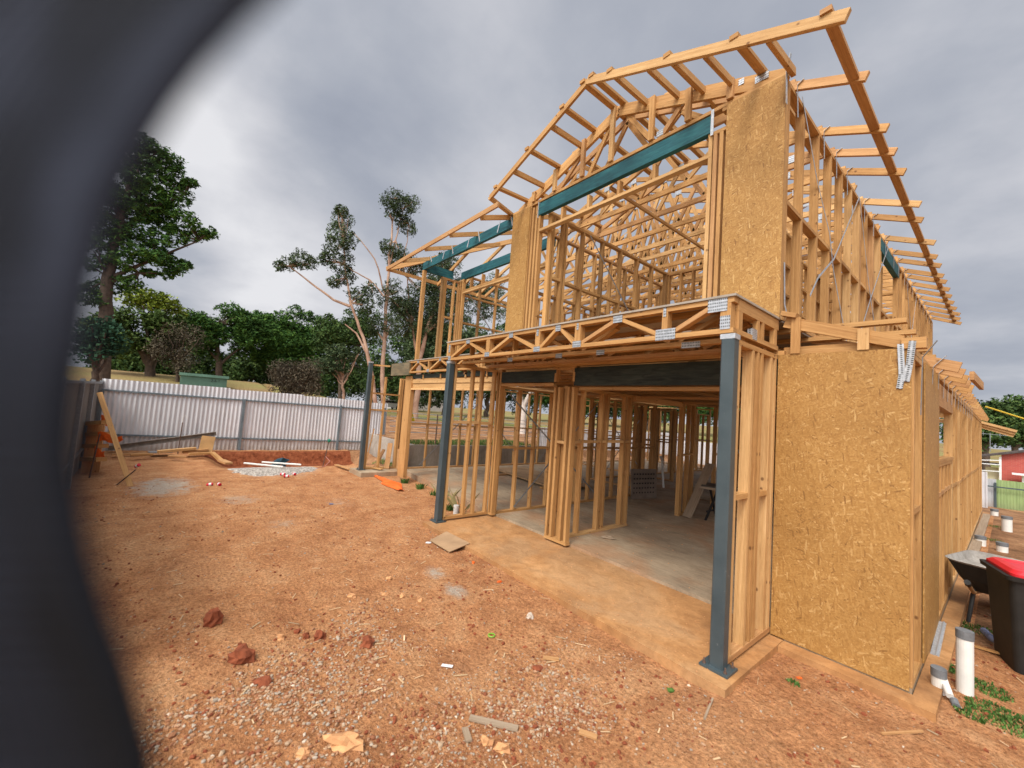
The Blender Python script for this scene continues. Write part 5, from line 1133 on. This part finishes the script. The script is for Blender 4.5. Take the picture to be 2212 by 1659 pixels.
for (a, b, s, mt, lb) in (((-13.95, -4.95, .0), (-14.1, -4.25, .0), (.05, .09), PINEW, 'weathered timber lying at the left end of the pile'), ((-13.6, -4.55, .03), (-13.7, -4.1, .03), (.05, .12), PINE, 'short pine offcut lying left in front of the pile'),
    ((-13.7, -4.0, .10), (-13.9, -3.15, .17), (.07, .16), PINE, 'thick pine timber on top of the pile'), ((-13.9, -3.45, .06), (-14.0, -2.85, .12), (.06, .2), PINEW, 'wide board at the back right of the pile'), ((-13.4, -3.75, .02), (-13.25, -3.35, .0), (.04, .12), PINEW, 'flat offcut on the dirt in front of the pile'),
    ((-13.6, -3.3, .04), (-13.7, -2.7, .05), (.05, .12), PINE, 'pine timber lying at the right foot of the pile'), ((-13.5, -2.75, .08), (-12.4, -2.55, -.05), (.07, .1), PINE, 'pine timber pointing from the pile to the gravel patch'), ((-12.5, -2.6, .0), (-12.0, -2.45, -.02), (.05, .18), PINEW, 'tan board end beside the grey gravel patch')):
    plank('loose_timber', a, b, s[0], s[1], mt, lb, 'timber', 'loose timber by the back fence')
m = MB(); m.bar((-13.95, -2.92, .0), (-14.05, -2.86, .52), .34, .10, (0, 1, 0)); m.build('chipboard_block', simple('tan_board', (.60, .36, .15), .7), None, 'tan block standing on end against the back fence', 'block', loc=(-14, -2.9, 0))
m = MB(); m.bar((-14.0, -4.2, .05), (-14.1, -3.7, .05), .03, .3); m.build('roof_tile', GALVD, None, 'dark grey sheet under the timber pile', 'sheet', loc=(-14, -4, 0))
# grey gravel heap patch
def patch(cx_, cy_, rx, ry, h, label, mt, rot=0):
    m = MB(); n = 70; k = 10; base = 0; rows = []
    for i in range(k+1):
        r = i/k; row = []
        for j in range(n):
            a = 2*math.pi*j/n; e = 1+.4*noise.noise(V((math.cos(a)*1.6+cx_, math.sin(a)*1.6, cy_)))+.16*noise.noise(V((math.cos(a)*6+cx_, math.sin(a)*6, cy_))); x0_, y0__ = rx*r*e*math.cos(a), ry*r*e*math.sin(a)
            x = cx_+x0_*math.cos(rot)-y0__*math.sin(rot); y = cy_+x0_*math.sin(rot)+y0__*math.cos(rot)
            row.append((x, y, gz(x, y)+ h*(1-r*r)+.012*noise.noise(V((x*6, y*6, 0)))*(1-r) - (.02 if i == k else -.004)))
        rows.append(row)
    for i in range(k):
        for j in range(n): m.quad([rows[i][j], rows[i+1][j], rows[i+1][(j+1) % n], rows[i][(j+1) % n]])
    return m.build(label, mt, None, kind='stuff', smooth=True)
GGRAV, t_, b_ = mat('grey_gravel', .9, 0, .2); gp_ = nn(t_, 'ShaderNodeNewGeometry').outputs['Position']
vo = nn(t_, 'ShaderNodeTexVoronoi', i={'Scale': 34.0}); t_.links.new(gp_, vo.inputs['Vector']); sp_ = nn(t_, 'ShaderNodeSeparateXYZ'); t_.links.new(vo.outputs['Color'], sp_.inputs[0])
setc(t_, b_, ramp(t_, sp_.outputs[0], [(0, (.17, .15, .13)), (.5, (.36, .32, .28)), (1, (.58, .53, .46))])); bump(t_, b_, sp_.outputs[1], .8, .03)
patch(-11.2, -1.4, .85, 1.15, .07, 'grey_gravel_heap', GGRAV, .3)
DG, t_, b_ = mat('dusty_gravel', .95, 0, .1); gp_ = nn(t_, 'ShaderNodeNewGeometry').outputs['Position']
setc(t_, b_, ramp(t_, nz(t_, gp_, 3.5, 7, .75), [(.36, (.40, .18, .085)), (.48, (.40, .26, .16)), (.56, (.40, .34, .27)), (.7, (.52, .46, .38))])); bump(t_, b_, nz(t_, gp_, 40, 4, .7), .6, .02)

for a, b, lb in (((-12.0, -2.1, -.02), (-11.0, -1.3, -.0), 'nearer pale plastic pole on the gravel heap'), ((-11.98, -1.67, .0), (-11.39, -.78, -.01), 'farther white plastic pole on the gravel heap')):
    m = MB(); m.tube([a, b], .025, 8); m.build('plastic_pole', WHITEP, None, lb, 'pole', 'poles on the gravel heap', loc=a)
m = MB(); m.rock((-11.9, -1.2, -.0), .1, .2, .12, .3, 8, .6); m.build('blue_bag', simple('navy', (.02, .07, .10), .6), None, 'crumpled dark blue bag at the cut below the fence', 'bag', loc=(-11.9, -1.2, -.1))
m = MB(); m.tube([(-11.3, -.5, -.12), (-11.5, -.1, -.1), (-11.9, .15, .0), (-12.2, .1, .1)], .012, 6); m.build('red_hose', simple('hose', (.5, .2, .15), .5), None, 'thin hose curling from the gravel heap to the green capped picket', 'hose', loc=(-11.3, -.5, -.15))

# --- right side yard
t = pvc(1.30, 1.60, .052, .52, 'tall white pipe stub with grey taped top beside the slab corner'); pvc(1.165, 1.40, .046, .22, 'short white stub with a crinkled grey cap at the slab corner', lean=(.0, -.01), caph=.06)

m = MB(); a = V((1.30, 1.06, -.10)); m.bar((1.335, .97, -.105), (1.275, 1.26, -.075), .008, .045); m.tube([(1.272, 1.23, -.07), (1.255, 1.30, -.055)], .026, 10, m=1); m.build('pvc_scrap', [WHITEP, GREYCAP], None, 'broken white plastic strip pointing to the camera', 'plastic scrap', loc=tuple(a))
m = MB(); m.tube([(1.235, 1.28, -.03), (1.19, 1.42, .03)], .024, 12); m.build('pvc_tube', WHITEP, None, 'short open white tube end between the two stubs', 'pipe', loc=(1.22, 1.3, -.1))
for x, y, r, h, lb in ((1.28, 15.7, .08, .22, 'farthest small white stub by the end of the side wall'), (1.52, 12.7, .09, .40, 'white stub standing out in the side yard'), (1.17, 9.5, .08, .22, 'grey capped stub close to the slab in the side yard'), (1.46, 9.3, .08, .2, 'grey capped stub right of its neighbour in the side yard')):
    pvc(x, y, r, h, lb)
# garbage bin
bx, by, bz = 1.71, 2.86, -.13
bn = thing('wheelie_bin', 'black wheelie bin with bright red lid at the right edge', 'bin', (bx, by, bz))
def ring(cx_, cy_, z, wx, wy, r, rot, n=5):
    o = []
    for qx, qy, a0 in ((1, 1, 0), (-1, 1, 90), (-1, -1, 180), (1, -1, 270)):
        for i in range(n+1):
            a = R(a0+90*i/n); x = qx*(wx/2-r)+r*math.cos(a); y = qy*(wy/2-r)+r*math.sin(a)
            o.append((cx_+x*math.cos(rot)-y*math.sin(rot), cy_+x*math.sin(rot)+y*math.cos(rot), z))
    return o
def loft(mb, rings, cap=True):
    n = len(rings[0])
    for a, b in zip(rings[:-1], rings[1:]):
        for i in range(n): mb.quad([a[i], a[(i+1) % n], b[(i+1) % n], b[i]])
    if cap: mb.quad(rings[0][::-1]); mb.quad(rings[-1])
RB = R(18)
m = MB(); loft(m, [ring(bx, by, bz, .42, .44, .05, RB), ring(bx, by, bz+.02, .44, .46, .05, RB), ring(bx, by, bz+.12, .45, .47, .05, RB), ring(bx, by, bz+.78, .52, .55, .05, RB), ring(bx, by, bz+.86, .53, .56, .05, RB)]); m.build('bin_body', BINP, bn, smooth=False)
m = MB(); loft(m, [ring(bx, by, bz+.861, .59, .62, .05, RB), ring(bx, by, bz+.90, .60, .63, .05, RB)]); m.build('rim', BINP, bn)
m = MB(); loft(m, [ring(bx+.02, by+.01, bz+.901, .56, .60, .06, RB), ring(bx+.02, by+.01, bz+.925, .56, .60, .06, RB), ring(bx+.02, by+.01, bz+.955, .50, .54, .08, RB), ring(bx+.02, by+.01, bz+.962, .40, .44, .08, RB), ring(bx+.02, by+.01, bz+.948, .37, .41, .08, RB)]); m.build('lid', REDP, bn)
for s_ in (-1, 1):
    m = MB(); m.tube([(bx+.27+.02, by+.2*s_-.02, bz+.1), (bx+.33, by+.2*s_-.02, bz+.1)], .1, 14); m.build('wheel', TYRE, bn)
# wheelbarrow
wbx, wby = 1.45, 4.15
wb = thing('wheelbarrow', 'grimy black wheelbarrow standing behind the bin', 'wheelbarrow', (wbx, wby, -.12), None)
RW = R(-12)
def wr(z, wx, wy, r, dx=0): return ring(wbx+dx, wby, z, wx, wy, r, RW)
m = MB(); loft(m, [wr(.22, .34, .45, .08), wr(.36, .50, .72, .12), wr(.56, .66, .98, .16)], False); m.quad(wr(.22, .34, .45, .08)[::-1]); m.build('tray', BLACKP, wb)
m = MB(); loft(m, [wr(.555, .66, .98, .16), wr(.575, .70, 1.02, .17), wr(.58, .66, .98, .16), wr(.50, .60, .90, .15), wr(.46, .50, .8, .14)], False); m.quad(wr(.46, .50, .8, .14)); m.build('mortar_crust', conc('crusty_mortar', (.20, .18, .16), (.34, .32, .29), (.45, .43, .40)), wb)
for s_ in (-1, 1):
    m = MB(); m.tube([(wbx+.20*s_, wby-.85, .42), (wbx+.18*s_, wby-.3, .22), (wbx+.10*s_, wby+.7, .05)], .02, 8); m.build('handle', PINEW, wb)
    m = MB(); m.tube([(wbx+.20*s_, wby-.98, .47), (wbx+.20*s_, wby-.82, .41)], .028, 8); m.build('grip', BLACKP, wb)
    m = MB(); m.tube([(wbx+.18*s_, wby-.25, .25), (wbx+.22*s_, wby-.35, -.12), (wbx+.22*s_, wby-.15, -.12), (wbx+.18*s_, wby+.1, .2)], .018, 8); m.build('leg', BLACKP, wb)
m = MB(); m.tube([(wbx-.06, wby+.62, .06), (wbx+.06, wby+.62, .06)], .19, 16); m.build('wheel', TYRE, wb)
m = MB(); m.bar((1.09, 2.05, -.03), (1.085, 2.85, .06), .06, .006, (1, 0, 0)); m.tube([(1.10, 2.05, -.03), (1.095, 2.85, .06)], .012, 8); m.build('flashing_strip', GALV, None, 'shiny bent metal strip lying on the slab edge', 'metal strip', loc=(1.09, 2.4, -.04))
plank('timber_lath', (1.15, 2.82, -.08), (1.55, 2.90, -.08), .012, .045, PINE, 'thin timber lath on the dirt in front of the bin', 'timber')
m = MB(); m.tube([(1.36, 3.45, -.07), (1.42, 3.25, -.07), (1.45, 3.15, -.07), (1.465, 3.10, -.07)], [.033, .033, .015, .013], 10); m.build('plastic_bottle', BLUEB, None, 'empty plastic bottle with blue label by the bin', 'bottle', loc=(1.4, 3.3, -.1))
for x, y, n, s_, lb in ((1.19, 1.98, 420, .12, 'green weed patch left behind the tall stub'), (1.42, 1.88, 420, .15, 'green weed patch right behind the tall stub'), (1.50, 1.42, 800, .20, 'largest green weed patch at the right edge'), (1.13, 1.52, 100, .05, 'small weed at the slab corner'), (1.30, 3.6, 350, .18, 'weeds under the wheelbarrow'), (1.30, 10.6, 200, .2, 'weed clump beside the capped stub in the side yard'), (1.30, 13.2, 200, .2, 'weed clump left of the standing stub in the side yard'), (1.34, 1.2, 160, .08, 'sparse weeds in front of the tall stub'), (.42, .42, 60, .05, 'sparse dark weed in the dirt bay')):
    weed('weed_patch', x, y, n, .035, s_, lb, blade=.007, group='weed patches')
plank('edge_plank', (1.12, 8.0, -.02), (1.15, 14.8, -.02), .03, .14, PINEG, 'pale plank lying along the far part of the slab edge', 'plank')
gm = MB()
for _ in range(5000):
    y = 2 + rnd.random()*3.5; x = -10.55 - rnd.random()*2.2; y = 1.8+rnd.random()*6
    p = V((x, y, H(x, y)-.01)); la = rnd.random()*6.28; hh = rnd.uniform(.04, .12); q = p+V((math.cos(la)*.03, math.sin(la)*.03, hh)); wv = V((-math.sin(la), math.cos(la), 0))*.012; gm.quad([p-wv, p+wv, q])
gm.build('grass', LWEED, None, kind='stuff')

# ------------------------------------------------------------------ dark cloth hanging close on the left
tr = [(318, 1850), (306, 1659), (255, 1480), (200, 1340), (152, 1180), (122, 1000), (128, 860), (150, 740), (168, 600), (205, 470), (258, 350), (300, 275), (352, 190), (420, 100), (512, 0), (640, -120)]
DP = .080; m = MB(); rows = []
def dep(px, py, dd): d = pdir(px, py); return CAM + d*(dd/d.dot(cf))
n = 26
fine = []
for a, b in zip(tr[:-1], tr[1:]):
    for i in range(4): fine.append((a[0]+(b[0]-a[0])*i/4, a[1]+(b[1]-a[1])*i/4))
for j, (px, py) in enumerate(fine):
    row = []
    for i in range(n+1):
        u = i/n; q = px - 12 - 1100*u**1.3; dd = DP + .05*u
        row.append(dep(q, py, dd))
    rows.append(row)
for a, b in zip(rows[:-1], rows[1:]):
    for i in range(n): m.quad([a[i], b[i], b[i+1], a[i+1]])
# carry the cloth down to the ground and up out of sight
bot = rows[0]; lowr = [V((p.x, p.y, gz(p.x, p.y)+.01)) for p in bot]; pr = bot
for k in range(1, 7):
    cur = [p.lerp(q, k/6) for p, q in zip(bot, lowr)]
    for i in range(n): m.quad([cur[i], pr[i], pr[i+1], cur[i+1]])
    pr = cur
o = m.build('shade_cloth', CLOTH, None, 'dark cloth hanging close to the camera down the left side, out of focus', 'cloth', loc=(CAM.x-.15, CAM.y-.1, 0), smooth=True)
md = o.modifiers.new('s', 'SOLIDIFY'); md.thickness = .004; md.offset = -1
